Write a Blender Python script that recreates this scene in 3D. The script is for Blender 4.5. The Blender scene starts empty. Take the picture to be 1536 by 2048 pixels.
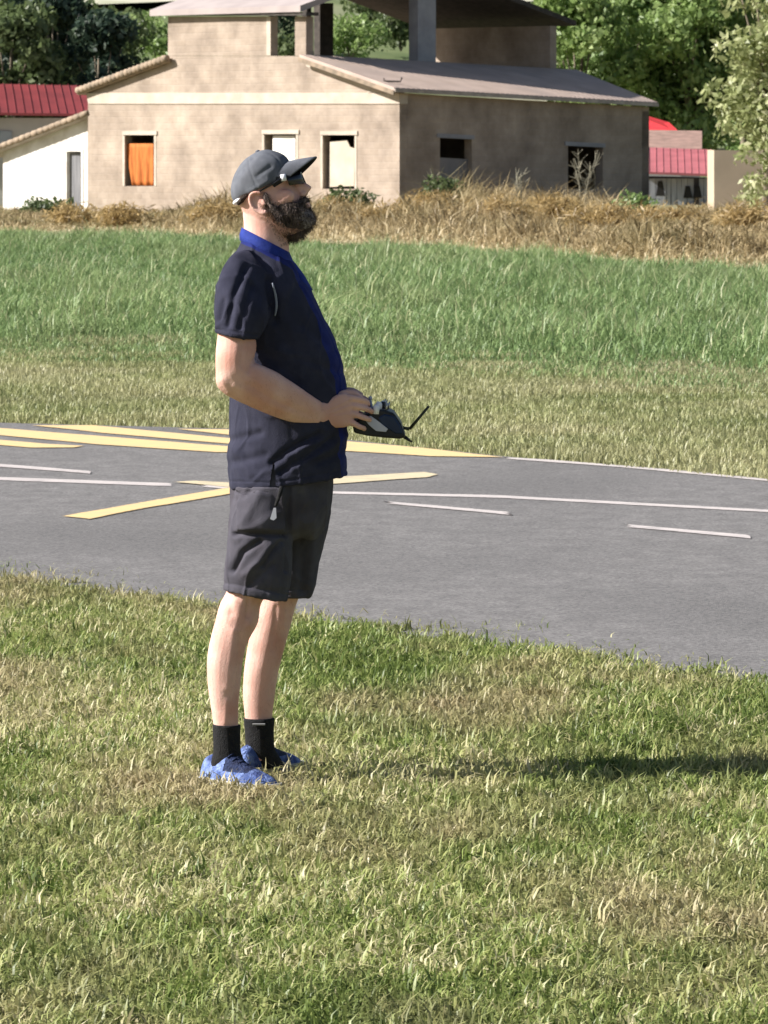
import bpy, bmesh, math, random
import numpy as np
from mathutils import Vector, Matrix, noise as mnoise

S = bpy.context.scene
COL = S.collection
R = math.radians
rng = np.random.default_rng(7)
random.seed(7)

# ------------------------------------------------------------------ camera
F = 9940.0            # focal length in photo pixels (photo is 1536 x 2048)
CAMZ = 1.8
PITCH = math.atan((1024 - 290) / F)
cam_d = bpy.data.cameras.new('camera')
cam = bpy.data.objects.new('camera', cam_d); COL.objects.link(cam)
cam.location = (0, 0, CAMZ)
cam.rotation_euler = (math.pi / 2 - PITCH, 0, 0)
cam_d.sensor_fit = 'VERTICAL'; cam_d.sensor_height = 24.0
cam_d.lens = 24.0 * F / 2048
cam_d.clip_start = 0.5; cam_d.clip_end = 3000
cam_d.dof.use_dof = True; cam_d.dof.focus_distance = 14.0; cam_d.dof.aperture_fstop = 20
S.camera = cam

# ------------------------------------------------------------------ light
SUN_EL = 33.0
PHI = 7.0            # sun stands to the left, a little towards the camera
sx, sy = -math.cos(R(PHI)), -math.sin(R(PHI))
sun_dir = Vector((sx * math.cos(R(SUN_EL)), sy * math.cos(R(SUN_EL)), math.sin(R(SUN_EL))))
W = bpy.data.worlds.new('World'); S.world = W; W.use_nodes = True
wn = W.node_tree.nodes; wl = W.node_tree.links
sky = wn.new('ShaderNodeTexSky'); sky.sky_type = 'NISHITA'; sky.sun_disc = False
sky.sun_elevation = R(SUN_EL)
sky.sun_rotation = math.atan2(sun_dir.x, sun_dir.y)
sky.air_density = 1.0; sky.dust_density = 1.5
wl.new(sky.outputs[0], wn['Background'].inputs[0])
wn['Background'].inputs[1].default_value = 0.05
sl = bpy.data.lights.new('sun', 'SUN'); sl.energy = 5.0; sl.angle = R(0.5); sl.color = (1.0, 0.955, 0.90)
so = bpy.data.objects.new('sun', sl); COL.objects.link(so)
so.rotation_euler = (-sun_dir).to_track_quat('-Z', 'Y').to_euler()
S.view_settings.view_transform = 'Standard'; S.view_settings.look = 'None'
S.view_settings.exposure = 0.98; S.view_settings.gamma = 1.0

# ------------------------------------------------------------------ photo geometry helpers
CP, SP = math.cos(PITCH), math.sin(PITCH)
C0 = np.array([0, 0, CAMZ])
def ray(px, py):
    a, b = (px - 768.0), (1024.0 - py)
    return np.array([a, F * CP + b * SP, -F * SP + b * CP])
def at(px, py, Y):
    d = ray(px, py); t = Y / d[1]; p = C0 + d * t
    return Vector(p)
def gp(px, py, z=0.0):
    d = ray(px, py); t = (z - CAMZ) / d[2]
    return Vector(C0 + d * t)
def onp(px, py, P0, n):
    d = Vector(ray(px, py)); o = Vector(C0)
    t = (Vector(P0) - o).dot(n) / d.dot(n)
    return o + d * t
def project(V):
    V = np.asarray(V); d = V - C0
    x = d[:, 0]; fwd = d[:, 1] * CP - d[:, 2] * SP; up = d[:, 1] * SP + d[:, 2] * CP
    return 768 + F * x / fwd, 1024 - F * up / fwd

# ------------------------------------------------------------------ materials
def lin(c):
    return tuple(((v / 255) / 12.92 if v / 255 <= .04045 else ((v / 255 + .055) / 1.055) ** 2.4) for v in c) + (1,)
MATS = {}
def mat(name, c1, c2=None, scale=8.0, rough=0.85, bump=0.0, bscale=40.0, spec=0.3, detail=4, contrast=(0.35, 0.65), stretch=None, metallic=0, c3=None, s3=1.0):
    """Principled material, two colours mixed by noise, optional third by large noise, optional bump. Colours are linear."""
    m = bpy.data.materials.new(name); m.use_nodes = True
    N = m.node_tree.nodes; L = m.node_tree.links; b = N['Principled BSDF']
    b.inputs['Roughness'].default_value = rough; b.inputs['Specular IOR Level'].default_value = spec
    b.inputs['Metallic'].default_value = metallic
    tc = N.new('ShaderNodeTexCoord'); src = tc.outputs['Object']
    if stretch:
        mp = N.new('ShaderNodeMapping'); mp.inputs['Scale'].default_value = stretch; L.new(src, mp.inputs[0]); src = mp.outputs[0]
    if c2 is None:
        b.inputs['Base Color'].default_value = (*c1, 1)
    else:
        n = N.new('ShaderNodeTexNoise'); n.inputs['Scale'].default_value = scale; n.inputs['Detail'].default_value = detail
        L.new(src, n.inputs['Vector'])
        r = N.new('ShaderNodeValToRGB'); r.color_ramp.elements[0].position = contrast[0]; r.color_ramp.elements[1].position = contrast[1]
        r.color_ramp.elements[0].color = (*c1, 1); r.color_ramp.elements[1].color = (*c2, 1)
        L.new(n.outputs[0], r.inputs[0]); out = r.outputs[0]
        if c3 is not None:
            n3 = N.new('ShaderNodeTexNoise'); n3.inputs['Scale'].default_value = s3; n3.inputs['Detail'].default_value = 3
            L.new(src, n3.inputs['Vector'])
            mr = N.new('ShaderNodeMapRange'); mr.inputs[1].default_value = .48; mr.inputs[2].default_value = .68
            L.new(n3.outputs[0], mr.inputs[0])
            mx = N.new('ShaderNodeMix'); mx.data_type = 'RGBA'
            L.new(mr.outputs[0], mx.inputs[0]); L.new(out, mx.inputs[6]); mx.inputs[7].default_value = (*c3, 1); out = mx.outputs[2]
        L.new(out, b.inputs['Base Color'])
    if bump > 0:
        nb = N.new('ShaderNodeTexNoise'); nb.inputs['Scale'].default_value = bscale; nb.inputs['Detail'].default_value = 5
        L.new(src, nb.inputs['Vector'])
        bp = N.new('ShaderNodeBump'); bp.inputs['Strength'].default_value = bump; bp.inputs['Distance'].default_value = 0.02
        L.new(nb.outputs[0], bp.inputs['Height']); L.new(bp.outputs[0], b.inputs['Normal'])
    MATS[name] = m
    return m

def blade_mat(name, cols, patch, pscale=0.8, stretch=(1, 1, 1), trans=0.35, psh=(0.42, 0.62)):
    """cols: list of (pos, linear colour) along the per-blade tint; patch: colour blended in by world-space noise"""
    m = bpy.data.materials.new(name); m.use_nodes = True
    N = m.node_tree.nodes; L = m.node_tree.links
    for n in list(N): N.remove(n)
    at_ = N.new('ShaderNodeAttribute'); at_.attribute_name = 'tint'
    r = N.new('ShaderNodeValToRGB'); e = r.color_ramp.elements
    e[0].position = cols[0][0]; e[0].color = (*cols[0][1], 1); e[1].position = cols[-1][0]; e[1].color = (*cols[-1][1], 1)
    for p, c in cols[1:-1]:
        q = e.new(p); q.color = (*c, 1)
    L.new(at_.outputs['Fac'], r.inputs[0])
    geo = N.new('ShaderNodeNewGeometry'); mp = N.new('ShaderNodeMapping'); mp.inputs['Scale'].default_value = stretch
    L.new(geo.outputs['Position'], mp.inputs[0])
    n = N.new('ShaderNodeTexNoise'); n.inputs['Scale'].default_value = pscale; n.inputs['Detail'].default_value = 5; n.inputs['Roughness'].default_value = .6
    L.new(mp.outputs[0], n.inputs['Vector'])
    mr = N.new('ShaderNodeMapRange'); mr.inputs[1].default_value = psh[0]; mr.inputs[2].default_value = psh[1]; mr.inputs[4].default_value = .8
    L.new(n.outputs[0], mr.inputs[0])
    mx = N.new('ShaderNodeMix'); mx.data_type = 'RGBA'
    L.new(mr.outputs[0], mx.inputs[0]); L.new(r.outputs[0], mx.inputs[6]); mx.inputs[7].default_value = (*patch, 1)
    d = N.new('ShaderNodeBsdfDiffuse'); t = N.new('ShaderNodeBsdfTranslucent'); g = N.new('ShaderNodeBsdfGlossy')
    g.inputs['Roughness'].default_value = .45; g.inputs[0].default_value = (1, 1, 1, 1)
    L.new(mx.outputs[2], d.inputs[0]); L.new(mx.outputs[2], t.inputs[0])
    s1 = N.new('ShaderNodeMixShader'); s1.inputs[0].default_value = trans
    L.new(d.outputs[0], s1.inputs[1]); L.new(t.outputs[0], s1.inputs[2])
    s2 = N.new('ShaderNodeMixShader'); s2.inputs[0].default_value = .02
    L.new(s1.outputs[0], s2.inputs[1]); L.new(g.outputs[0], s2.inputs[2])
    o = N.new('ShaderNodeOutputMaterial'); L.new(s2.outputs[0], o.inputs[0])
    return m

# ------------------------------------------------------------------ object helpers
def tag(o, label=None, cat=None, group=None, kind=None):
    if label: o['label'] = label
    if cat: o['category'] = cat
    if group: o['group'] = group
    if kind: o['kind'] = kind
    return o
def thing(name, loc, label, cat, group=None):
    o = bpy.data.objects.new(name, None); o.empty_display_size = .2; COL.objects.link(o)
    o.location = loc; return tag(o, label, cat, group)
def origin(o):
    v = Vector((0, 0, 0))
    while o is not None: v += o.location; o = o.parent
    return v
class G:
    def __init__(s): s.v = []; s.f = []; s.m = []
    def add(s, vs, fs, mi=0):
        n = len(s.v); s.v += [Vector(p) for p in vs]; s.f += [tuple(i + n for i in f) for f in fs]; s.m += [mi] * len(fs); return s
    def box(s, c, h, M=None, mi=0):
        vs = [Vector((x * h[0], y * h[1], z * h[2])) for x in (-1, 1) for y in (-1, 1) for z in (-1, 1)]
        if M is not None: vs = [M @ v for v in vs]
        vs = [v + Vector(c) for v in vs]
        return s.add(vs, [(0, 1, 3, 2), (4, 6, 7, 5), (0, 4, 5, 1), (2, 3, 7, 6), (0, 2, 6, 4), (1, 5, 7, 3)], mi)
    def prism(s, poly, off, mi=0):
        """closed polygon poly (3D points) extruded by vector off"""
        n = len(poly); off = Vector(off)
        vs = [Vector(p) for p in poly] + [Vector(p) + off for p in poly]
        fs = [tuple(range(n - 1, -1, -1)), tuple(range(n, 2 * n))] + [(i, (i + 1) % n, n + (i + 1) % n, n + i) for i in range(n)]
        return s.add(vs, fs, mi)
    def rings(s, rs, mi=0):
        n = len(rs[0]); vs = [p for r in rs for p in r]; fs = []
        for k in range(len(rs) - 1):
            for i in range(n):
                j = (i + 1) % n
                fs.append((k * n + i, k * n + j, (k + 1) * n + j, (k + 1) * n + i))
        c0 = sum((Vector(p) for p in rs[0]), Vector()) / n; c1 = sum((Vector(p) for p in rs[-1]), Vector()) / n
        vs += [c0, c1]; a = len(vs) - 2; b = len(vs) - 1; o = (len(rs) - 1) * n
        for i in range(n):
            j = (i + 1) % n
            fs.append((a, j, i)); fs.append((b, o + i, o + j))
        return s.add(vs, fs, mi)
    def tube(s, pts, rad, n=10, mi=0, sub=1):
        P = [Vector(p) for p in pts]; rad = [rad] * len(P) if not hasattr(rad, '__len__') else list(rad)
        if sub > 1:
            Q = []; q = []
            for i in range(len(P) - 1):
                p0 = P[max(i - 1, 0)]; p1 = P[i]; p2 = P[i + 1]; p3 = P[min(i + 2, len(P) - 1)]
                for k in range(sub):
                    t = k / sub
                    Q.append(.5 * ((2 * p1) + (p2 - p0) * t + (2 * p0 - 5 * p1 + 4 * p2 - p3) * t * t + (3 * p1 - p0 - 3 * p2 + p3) * t ** 3))
                    q.append(rad[i] * (1 - t) + rad[i + 1] * t)
            Q.append(P[-1]); q.append(rad[-1]); P, rad = Q, q
        rs = []
        ref = Vector((0.13, .97, .2)).normalized()
        for i, p in enumerate(P):
            t = (P[min(i + 1, len(P) - 1)] - P[max(i - 1, 0)]).normalized()
            if abs(t.dot(ref)) > .9: ref = Vector((1, 0, .1)).normalized()
            b = (ref - t * ref.dot(t)).normalized(); a = t.cross(b)
            rs.append([p + (a * math.cos(w) + b * math.sin(w)) * rad[i] for w in [2 * math.pi * k / n for k in range(n)]])
        return s.rings(rs, mi)
    def ell(s, c, r, M=None, n=14, mi=0):
        rs = []
        for i in range(1, n):
            th = math.pi * i / n; ring = []
            for k in range(n):
                w = 2 * math.pi * k / n
                v = Vector((math.sin(th) * math.cos(w) * r[0], math.sin(th) * math.sin(w) * r[1], math.cos(th) * r[2]))
                if M is not None: v = M @ v
                ring.append(v + Vector(c))
            rs.append(ring)
        return s.rings(rs, mi)
    def xf(s, fn): s.v = [Vector(fn(p)) for p in s.v]; return s
    def mesh(s, name, org=Vector((0, 0, 0)), mats=(), smooth=False):
        me = bpy.data.meshes.new(name); me.from_pydata([tuple(p - org) for p in s.v], [], s.f)
        for m in mats: me.materials.append(m)
        if len(mats) > 1: me.polygons.foreach_set('material_index', s.m)
        bm = bmesh.new(); bm.from_mesh(me); bmesh.ops.recalc_face_normals(bm, faces=bm.faces); bm.to_mesh(me); bm.free()
        if smooth: me.polygons.foreach_set('use_smooth', [True] * len(me.polygons))
        me.update(); return me
    def build(s, name, mats, parent=None, smooth=False, loc=None, bevel=0):
        if not isinstance(mats, (list, tuple)): mats = [mats]
        org = origin(parent) if parent is not None else Vector(loc if loc is not None else (0, 0, 0))
        o = bpy.data.objects.new(name, s.mesh(name, org, mats, smooth)); COL.objects.link(o)
        if parent is not None: o.parent = parent
        elif loc is not None: o.location = loc
        if bevel:
            b = o.modifiers.new('bevel', 'BEVEL'); b.width = bevel; b.segments = 2; b.limit_method = 'ANGLE'
        return o

def remeshed(g, name, mats, parent, voxel=.004, smooth_it=4, deform=None, matfn=None, cut=None):
    """union of overlapping closed shapes as one continuous skin, then sculpted"""
    tmp = bpy.data.objects.new('tmp', g.mesh('tmp')); COL.objects.link(tmp)
    r = tmp.modifiers.new('r', 'REMESH'); r.mode = 'VOXEL'; r.voxel_size = voxel; r.adaptivity = 0
    if smooth_it:
        sm = tmp.modifiers.new('s', 'SMOOTH'); sm.factor = .5; sm.iterations = smooth_it
    bpy.context.view_layer.update()
    dg = bpy.context.evaluated_depsgraph_get(); ev = tmp.evaluated_get(dg)
    me = bpy.data.meshes.new_from_object(ev, depsgraph=dg)
    bpy.data.objects.remove(tmp)
    me.name = name; me.materials.clear()
    if not isinstance(mats, (list, tuple)): mats = [mats]
    for m in mats: me.materials.append(m)
    n = len(me.vertices); co = np.empty(n * 3); me.vertices.foreach_get('co', co); co = co.reshape(-1, 3)
    no = np.empty(n * 3); me.vertices.foreach_get('normal', no); no = no.reshape(-1, 3)
    if deform is not None: co = deform(co, no)
    if matfn is not None:
        pc = np.empty(len(me.polygons) * 3); me.polygons.foreach_get('center', pc); pc = pc.reshape(-1, 3)
        pn = np.empty(len(me.polygons) * 3); me.polygons.foreach_get('normal', pn); pn = pn.reshape(-1, 3)
        me.polygons.foreach_set('material_index', matfn(pc, pn).astype(np.int32))
    org = np.array(origin(parent)) if parent is not None else np.zeros(3)
    me.vertices.foreach_set('co', (co - org).ravel())
    if cut is not None:
        bm = bmesh.new(); bm.from_mesh(me)
        dead = cut(bm, org); bmesh.ops.delete(bm, geom=dead, context='FACES'); bm.to_mesh(me); bm.free()
    me.polygons.foreach_set('use_smooth', [True] * len(me.polygons)); me.update()
    o = bpy.data.objects.new(name, me); COL.objects.link(o)
    if parent is not None: o.parent = parent
    return o

def cr(A, sub):
    """Catmull-Rom on rows of an array"""
    A = np.array(A, float); out = []
    for i in range(len(A) - 1):
        p0, p1, p2, p3 = A[max(i - 1, 0)], A[i], A[i + 1], A[min(i + 2, len(A) - 1)]
        for k in range(sub):
            t = k / sub
            out.append(.5 * (2 * p1 + (p2 - p0) * t + (2 * p0 - 5 * p1 + 4 * p2 - p3) * t * t + (3 * p1 - p0 - 3 * p2 + p3) * t ** 3))
    out.append(A[-1]); return out
PY = 14.0
def limb(g, rows, sub=4, n=28, e=1.0):
    """rows: (x1,y1, x2,y2, dy, w): two silhouette points in photo pixels, depth offset and half depth in metres"""
    rs = []
    for x1, y1, x2, y2, dy, w in cr(rows, sub):
        A = at(x1, y1, PY + dy); B = at(x2, y2, PY + dy); c = (A + B) / 2; a = (B - A) / 2
        ring = []
        for k in range(n):
            q = 2 * math.pi * k / n; cx, cy = math.cos(q), math.sin(q)
            cx = math.copysign(abs(cx) ** e, cx); cy = math.copysign(abs(cy) ** e, cy)
            ring.append(c + a * cx + Vector((0, w, 0)) * cy)
        rs.append(ring)
    return g.rings(rs)

# ------------------------------------------------------------------ grass and leaves
def mesh_np(name, V, loops, starts, m, tint=None, org=(0, 0, 0)):
    me = bpy.data.meshes.new(name); me.vertices.add(len(V)); me.vertices.foreach_set('co', V.astype(np.float32).ravel())
    me.loops.add(len(loops)); me.loops.foreach_set('vertex_index', loops.astype(np.int32))
    me.polygons.add(len(starts)); me.polygons.foreach_set('loop_start', starts.astype(np.int32))
    if tint is not None:
        a = me.attributes.new('tint', 'FLOAT', 'POINT'); a.data.foreach_set('value', tint.astype(np.float32))
    me.update(calc_edges=True); me.materials.append(m)
    o = bpy.data.objects.new(name, me); COL.objects.link(o); o.location = org
    return o
def blades(name, P, h, w, m, lean=(.1, .9), tint=None):
    N = len(P); az = rng.uniform(0, 2 * np.pi, N); l = rng.uniform(lean[0], lean[1], N)
    d = np.stack([np.cos(az), np.sin(az), np.zeros(N)], 1); fa = az + rng.uniform(.9, 2.2, N)
    s = np.stack([np.cos(fa), np.sin(fa), np.zeros(N)], 1) * (w / 2)[:, None]
    up = np.array([0, 0, 1.0])
    d2 = np.roll(d, 1, axis=0) * .30
    mid = P + (d + d2 * 2) * (h * l * .25)[:, None] + up * (h * .6 * np.cos(l * .5))[:, None]
    tip = P + d * (h * l * .95)[:, None] + up * (h * (1 - .42 * l * l))[:, None]
    V = np.stack([P - s, P + s, mid + s * .75, mid - s * .75, tip], 1).reshape(-1, 3)
    b = np.arange(N)[:, None] * 5
    lo = (b + np.array([0, 1, 2, 3, 3, 2, 4])).ravel()
    st = (np.arange(N)[:, None] * 7 + np.array([0, 4])).ravel()
    if tint is None: tint = rng.uniform(0, 1, N)
    return mesh_np(name, V, lo, st, m, np.repeat(tint, 5))
def fnoise(X, Y, sc, seed=0.0, oct=2):
    return np.array([mnoise.fractal((x * sc + seed, y * sc - seed, seed), 1.0, 2.0, oct) for x, y in zip(X, Y)])
def grid_noise(X, Y, sx_, sy_, seed):
    """cheap smooth value noise"""
    r = np.random.default_rng(seed); T = r.uniform(0, 1, (256, 256))
    u = X * sx_ + 500; v = Y * sy_ + 500; i = np.floor(u).astype(int); j = np.floor(v).astype(int); fu = u - i; fv = v - j
    fu = fu * fu * (3 - 2 * fu); fv = fv * fv * (3 - 2 * fv)
    g = lambda a, b: T[a % 256, b % 256]
    return (g(i, j) * (1 - fu) + g(i + 1, j) * fu) * (1 - fv) + (g(i, j + 1) * (1 - fu) + g(i + 1, j + 1) * fu) * fv
def scatter(y0, y1, dens, k=.0773, margin=.8):
    out = []
    ys = np.linspace(y0, y1, 25)
    for a, b in zip(ys[:-1], ys[1:]):
        hw = k * b + margin; n = int((b - a) * 2 * hw * (dens(a) if callable(dens) else dens))
        out.append(np.stack([rng.uniform(-hw, hw, n), rng.uniform(a, b, n), np.zeros(n)], 1))
    return np.concatenate(out)

# =====================================================================================================
#  THE SETTING
# =====================================================================================================
M_soil = mat('soil', (.19, .17, .085), (.27, .24, .14), 3.0, rough=.95, bump=.06, bscale=18, c3=(.17, .20, .08), s3=.35)
g = G()
g.add([(-160, -30, 0), (160, -30, 0), (160, 175, 0), (-160, 175, 0)], [(0, 1, 2, 3)])
tag(g.build('ground', M_soil), 'soil under the grass of the airfield', kind='structure')

# hillside beyond the buildings
g = G(); nx, ny = 60, 46; vs = []; fs = []
for j in range(ny):
    for i in range(nx):
        x = -160 + 320 * i / (nx - 1); t = j / (ny - 1); y = 172 + 480 * t
        z = -.05 + 62 * (t ** 1.15) + (mnoise.noise((x * .03, y * .02, 3)) * 4 + mnoise.noise((x * .12, y * .1, 7)) * .8) * min(1, t * 8)
        vs.append((x, y, z))
for j in range(ny - 1):
    for i in range(nx - 1):
        a = j * nx + i; fs.append((a, a + 1, a + nx + 1, a + nx))
g.add(vs, fs)
M_hill = mat('hill_pasture', (.07, .105, .035), (.14, .17, .07), .35, rough=.95, detail=8, c3=(.38, .36, .26), s3=.06, bump=.6, bscale=2)
tag(g.build('hillside', M_hill, smooth=True), 'green hillside with pale dry patches behind the farm', kind='structure')

g = G(); q = []; n_ = 40
for k in range(n_ + 1):
    x = -60 + 120 * k / n_; q.append((x, 272 + 5 * math.sin(x * .13) - x * .05))
def hill_z(x, y):
    t = (y - 172) / 480; return -.05 + 62 * (t ** 1.15) + (mnoise.noise((x * .03, y * .02, 3)) * 4 + mnoise.noise((x * .12, y * .1, 7)) * .8) * min(1, t * 8)
vs = []
for x, y in q:
    for d_ in (-9, -6, -3, 0, 3, 6, 9): vs.append((x, y + d_, hill_z(x, y + d_) + .28))
g.add(vs, [(k * 7 + j, k * 7 + j + 1, k * 7 + j + 8, k * 7 + j + 7) for k in range(n_) for j in range(6)])
tag(g.build('dirt_track', mat('pale_earth', (.52, .49, .40), (.34, .35, .24), .5, rough=.95, detail=8), smooth=True), 'pale dry track across the hillside', kind='structure')

# ---- runway: a strip running away to the left, defined from its two edges
nearA, nearB = gp(-260, 1128), gp(1700, 1394)
farR1, farR2 = gp(1000, 916), gp(1660, 978)
farL = gp(-900, 852)
nd = (nearA - nearB).normalized()
def M_asphalt_make():
    m = mat('asphalt', (.158, .153, .153), (.198, .192, .191), 7.0, rough=.9, bump=.35, bscale=260, spec=.25, detail=9, c3=(.148, .144, .144), s3=.5, stretch=(1, .6, 1))
    N = m.node_tree.nodes; L = m.node_tree.links; b = N['Principled BSDF']
    tc = N.new('ShaderNodeTexCoord'); v = N.new('ShaderNodeTexVoronoi'); v.inputs['Scale'].default_value = 85
    L.new(tc.outputs['Object'], v.inputs['Vector'])
    r = N.new('ShaderNodeValToRGB'); r.color_ramp.elements[0].color = (.45, .45, .45, 1); r.color_ramp.elements[1].color = (1.55, 1.53, 1.50, 1)
    L.new(v.outputs['Color'], r.inputs[0])
    old = b.inputs['Base Color'].links[0].from_socket
    mx = N.new('ShaderNodeMix'); mx.data_type = 'RGBA'; mx.blend_type = 'MULTIPLY'; mx.inputs[0].default_value = .7
    L.new(old, mx.inputs[6]); L.new(r.outputs[0], mx.inputs[7]); L.new(mx.outputs[2], b.inputs['Base Color'])
    return m
M_asph = M_asphalt_make()
g = G()
NA = nearA + nd * 30; NB = nearB - nd * 10
fd = (farR1 - farR2).normalized(); FB = farR2 - fd * 8
poly = [NB, FB, farR2, farR1, gp(700, 884), gp(455, 861), gp(0, 849), gp(-500, 842), gp(-500, 842) + nd * 30, NA]
zr = .012
g.prism([(p.x, p.y, zr - .05) for p in poly], (0, 0, .05))
tag(g.build('runway', M_asph), 'grey asphalt runway of a small airfield crossing behind the man', kind='structure')

def edge_y_near(x):
    t = (x - nearA.x) / (nearB.x - nearA.x); return nearA.y + t * (nearB.y - nearA.y)
FARP = [((gp(-500, 842) + nd * 30).x, (gp(-500, 842) + nd * 30).y)] + [(p.x, p.y) for p in (gp(-500, 842), gp(0, 849), gp(455, 861), gp(700, 884), farR1, farR2, FB)]
def edge_y_far(x):
    return np.interp(x, [p[0] for p in FARP], [p[1] for p in FARP])

# painted markings (flat paint 4 mm above the asphalt, worn)
def paint(name, base, worn, label):
    m = mat(name, base, worn, 14, rough=.8, detail=8, contrast=(.46, .72), stretch=(.6, 2.5, 1)); return m
M_white = paint('white_paint', (.55, .50, .48), (.31, .29, .29), '')
M_yel = paint('yellow_paint', (.72, .52, .25), (.52, .42, .27), '')
M_yel2 = paint('faded_yellow_paint', (.62, .52, .34), (.36, .32, .25), '')
for m_ in (M_white, M_yel, M_yel2):
    N_ = m_.node_tree.nodes; L_ = m_.node_tree.links; b_ = N_['Principled BSDF']
    a_ = N_.new('ShaderNodeAttribute'); a_.attribute_name = 'tint'
    t_ = N_.new('ShaderNodeTexCoord'); q_ = N_.new('ShaderNodeTexNoise'); q_.inputs['Scale'].default_value = 45; q_.inputs['Detail'].default_value = 6
    L_.new(t_.outputs['Object'], q_.inputs['Vector'])
    ad = N_.new('ShaderNodeMath'); ad.operation = 'MULTIPLY_ADD'; ad.inputs[1].default_value = 1.5; L_.new(a_.outputs['Fac'], ad.inputs[0]); L_.new(q_.outputs[0], ad.inputs[2])
    mr_ = N_.new('ShaderNodeMapRange'); mr_.inputs[1].default_value = .55; mr_.inputs[2].default_value = 1.35; L_.new(ad.outputs[0], mr_.inputs[0])
    L_.new(mr_.outputs[0], b_.inputs['Alpha'])
def mark(name, pts, m, label, k=1, group=None):
    g = G(); P = [gp(x, y, zr) for x, y in pts]; q = []
    for i, p in enumerate(P):          # subdivide the outline and fray it slightly
        r = P[(i + 1) % len(P)]; n = max(1, int((r - p).length / .25)); nn = Vector((-(r - p).y, (r - p).x, 0)).normalized()
        for j in range(n):
            q.append(p.lerp(r, j / n) + nn * random.uniform(-.006, .006))
    zt = zr + .002 + .001 * k
    area = sum(a.x * b.y - b.x * a.y for a, b in zip(q, q[1:] + q[:1])); sg_ = 1 if area > 0 else -1
    inn = []; n = len(q)
    for i in range(n):
        e_ = (q[(i + 1) % n] - q[i - 1]).normalized(); inn.append(q[i] + Vector((-e_.y, e_.x, 0)) * sg_ * .045)
    g.add([(p.x, p.y, zt) for p in q] + [(p.x, p.y, zt) for p in inn], [(i, (i + 1) % n, n + (i + 1) % n, n + i) for i in range(n)] + [tuple(range(n, 2 * n))])
    o = g.build(name, m); at_ = o.data.attributes.new('tint', 'FLOAT', 'POINT'); at_.data.foreach_set('value', [0.0] * n + [1.0] * n)
    tag(o, label, None, group, 'structure'); return o
mark('white_line', [(-250, 945), (345, 967), (345, 974), (-250, 953)], M_white, 'long thin white line on the runway left of the man', 1)
mark('white_line', [(560, 981), (1000, 991), (1800, 1034), (1800, 1040), (1000, 997), (560, 986)], M_white, 'long thin white line on the runway right of the man', 1)
DG = 'dashes of the white centre line'
for pts, lab in (([(-120, 919), (185, 943), (183, 949), (-120, 926)], 'white dash on the runway left of the man'),
                 ([(772, 1003), (1021, 1025), (1024, 1032), (775, 1009)], 'white dash on the runway just right of the man'),
                 ([(1250, 1049), (1498, 1071), (1502, 1079), (1254, 1056)], 'white dash on the runway at the right edge of the view'),
                 ([(400, 969), (560, 984), (562, 990), (402, 975)], 'white dash on the runway hidden behind the man'),
                 ([(1780, 1098), (2040, 1122), (2045, 1130), (1785, 1106)], 'white dash on the runway beyond the right edge of the view')):
    mark('white_dash', pts, M_white, lab, 2, DG)
mark('yellow_bar', [(120, 1034), (250, 1011), (470, 974), (640, 957), (640, 967), (480, 987), (300, 1017), (180, 1040)], M_yel, 'thick yellow bar on the runway left of the shorts', 3)
mark('yellow_bar', [(640, 957), (850, 945), (880, 950), (860, 956), (660, 970)], M_yel2, 'faded cream end of the painted bar right of the shorts', 3)
mark('yellow_wedge', [(345, 966), (392, 963), (520, 970), (520, 975), (470, 978)], M_yel2, 'faded yellow wedge where the lines meet left of the man', 4)
YG = 'yellow stripes at the far edge of the runway'
for pts, lab in (([(-300, 866), (-300, 858), (0, 880.5), (100, 889), (170, 893), (150, 896.5), (60, 897), (0, 892)], 'lowest yellow stripe, at the left edge of the view'),
                 ([(-400, 845), (-100, 851), (0, 857), (450, 893), (600, 902), (620, 907), (430, 906), (190, 890), (0, 872), (-300, 852)], 'long yellow stripe, second from the front'),
                 ([(60, 851.5), (190, 851.5), (455, 877), (690, 894), (680, 899), (455, 889), (200, 867)], 'long yellow stripe, third from the front'),
                 ([(350, 859), (455, 860), (600, 872), (600, 879), (455, 871)], 'short yellow stripe, farthest, left of the man'),
                 ([(610, 886), (700, 884), (860, 898), (1010, 916), (860, 914), (700, 904), (620, 901)], 'yellow stripe tapering along the grass right of the man')):
    mark('yellow_stripe', pts, M_yel, lab, 3, YG)
g_ = [(1010, 915), (1100, 920), (1240, 931), (1400, 945), (1536, 959), (1700, 975), (1700, 980), (1536, 964), (1240, 936), (1010, 919)]
mark('edge_line', g_, M_white, 'worn thin white edge line along the far grass', 2)

# =====================================================================================================
#  GRASS
# =====================================================================================================
LEAN = .0
def near_h(P): return .030 + .03 * grid_noise(P[:, 0], P[:, 1], 2.2, 1.3, 3)
M_near = blade_mat('lawn_blades', [(0, (.090, .135, .030)), (.3, (.215, .285, .075)), (.55, (.35, .395, .135)), (.75, (.46, .45, .21)), (1, (.62, .57, .35))], (.47, .38, .23), 1.1, (1, .45, 1), psh=(.47, .68))
P = scatter(8.6, 23.5, lambda y: 8200 if y < 14 else 7400, margin=.6)
e = edge_y_near(P[:, 0]) + rng.normal(0, .10, len(P)) + np.where(rng.uniform(0, 1, len(P)) < .10, rng.uniform(0, .9, len(P)), 0) + (grid_noise(P[:, 0], P[:, 1], 2.5, 2.5, 5) - .5) * .6
P = P[P[:, 1] < e]
dry = grid_noise(P[:, 0], P[:, 1], 1.1, .5, 11) * .6 + grid_noise(P[:, 0], P[:, 1], 3.3, 1.6, 12) * .4
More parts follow.
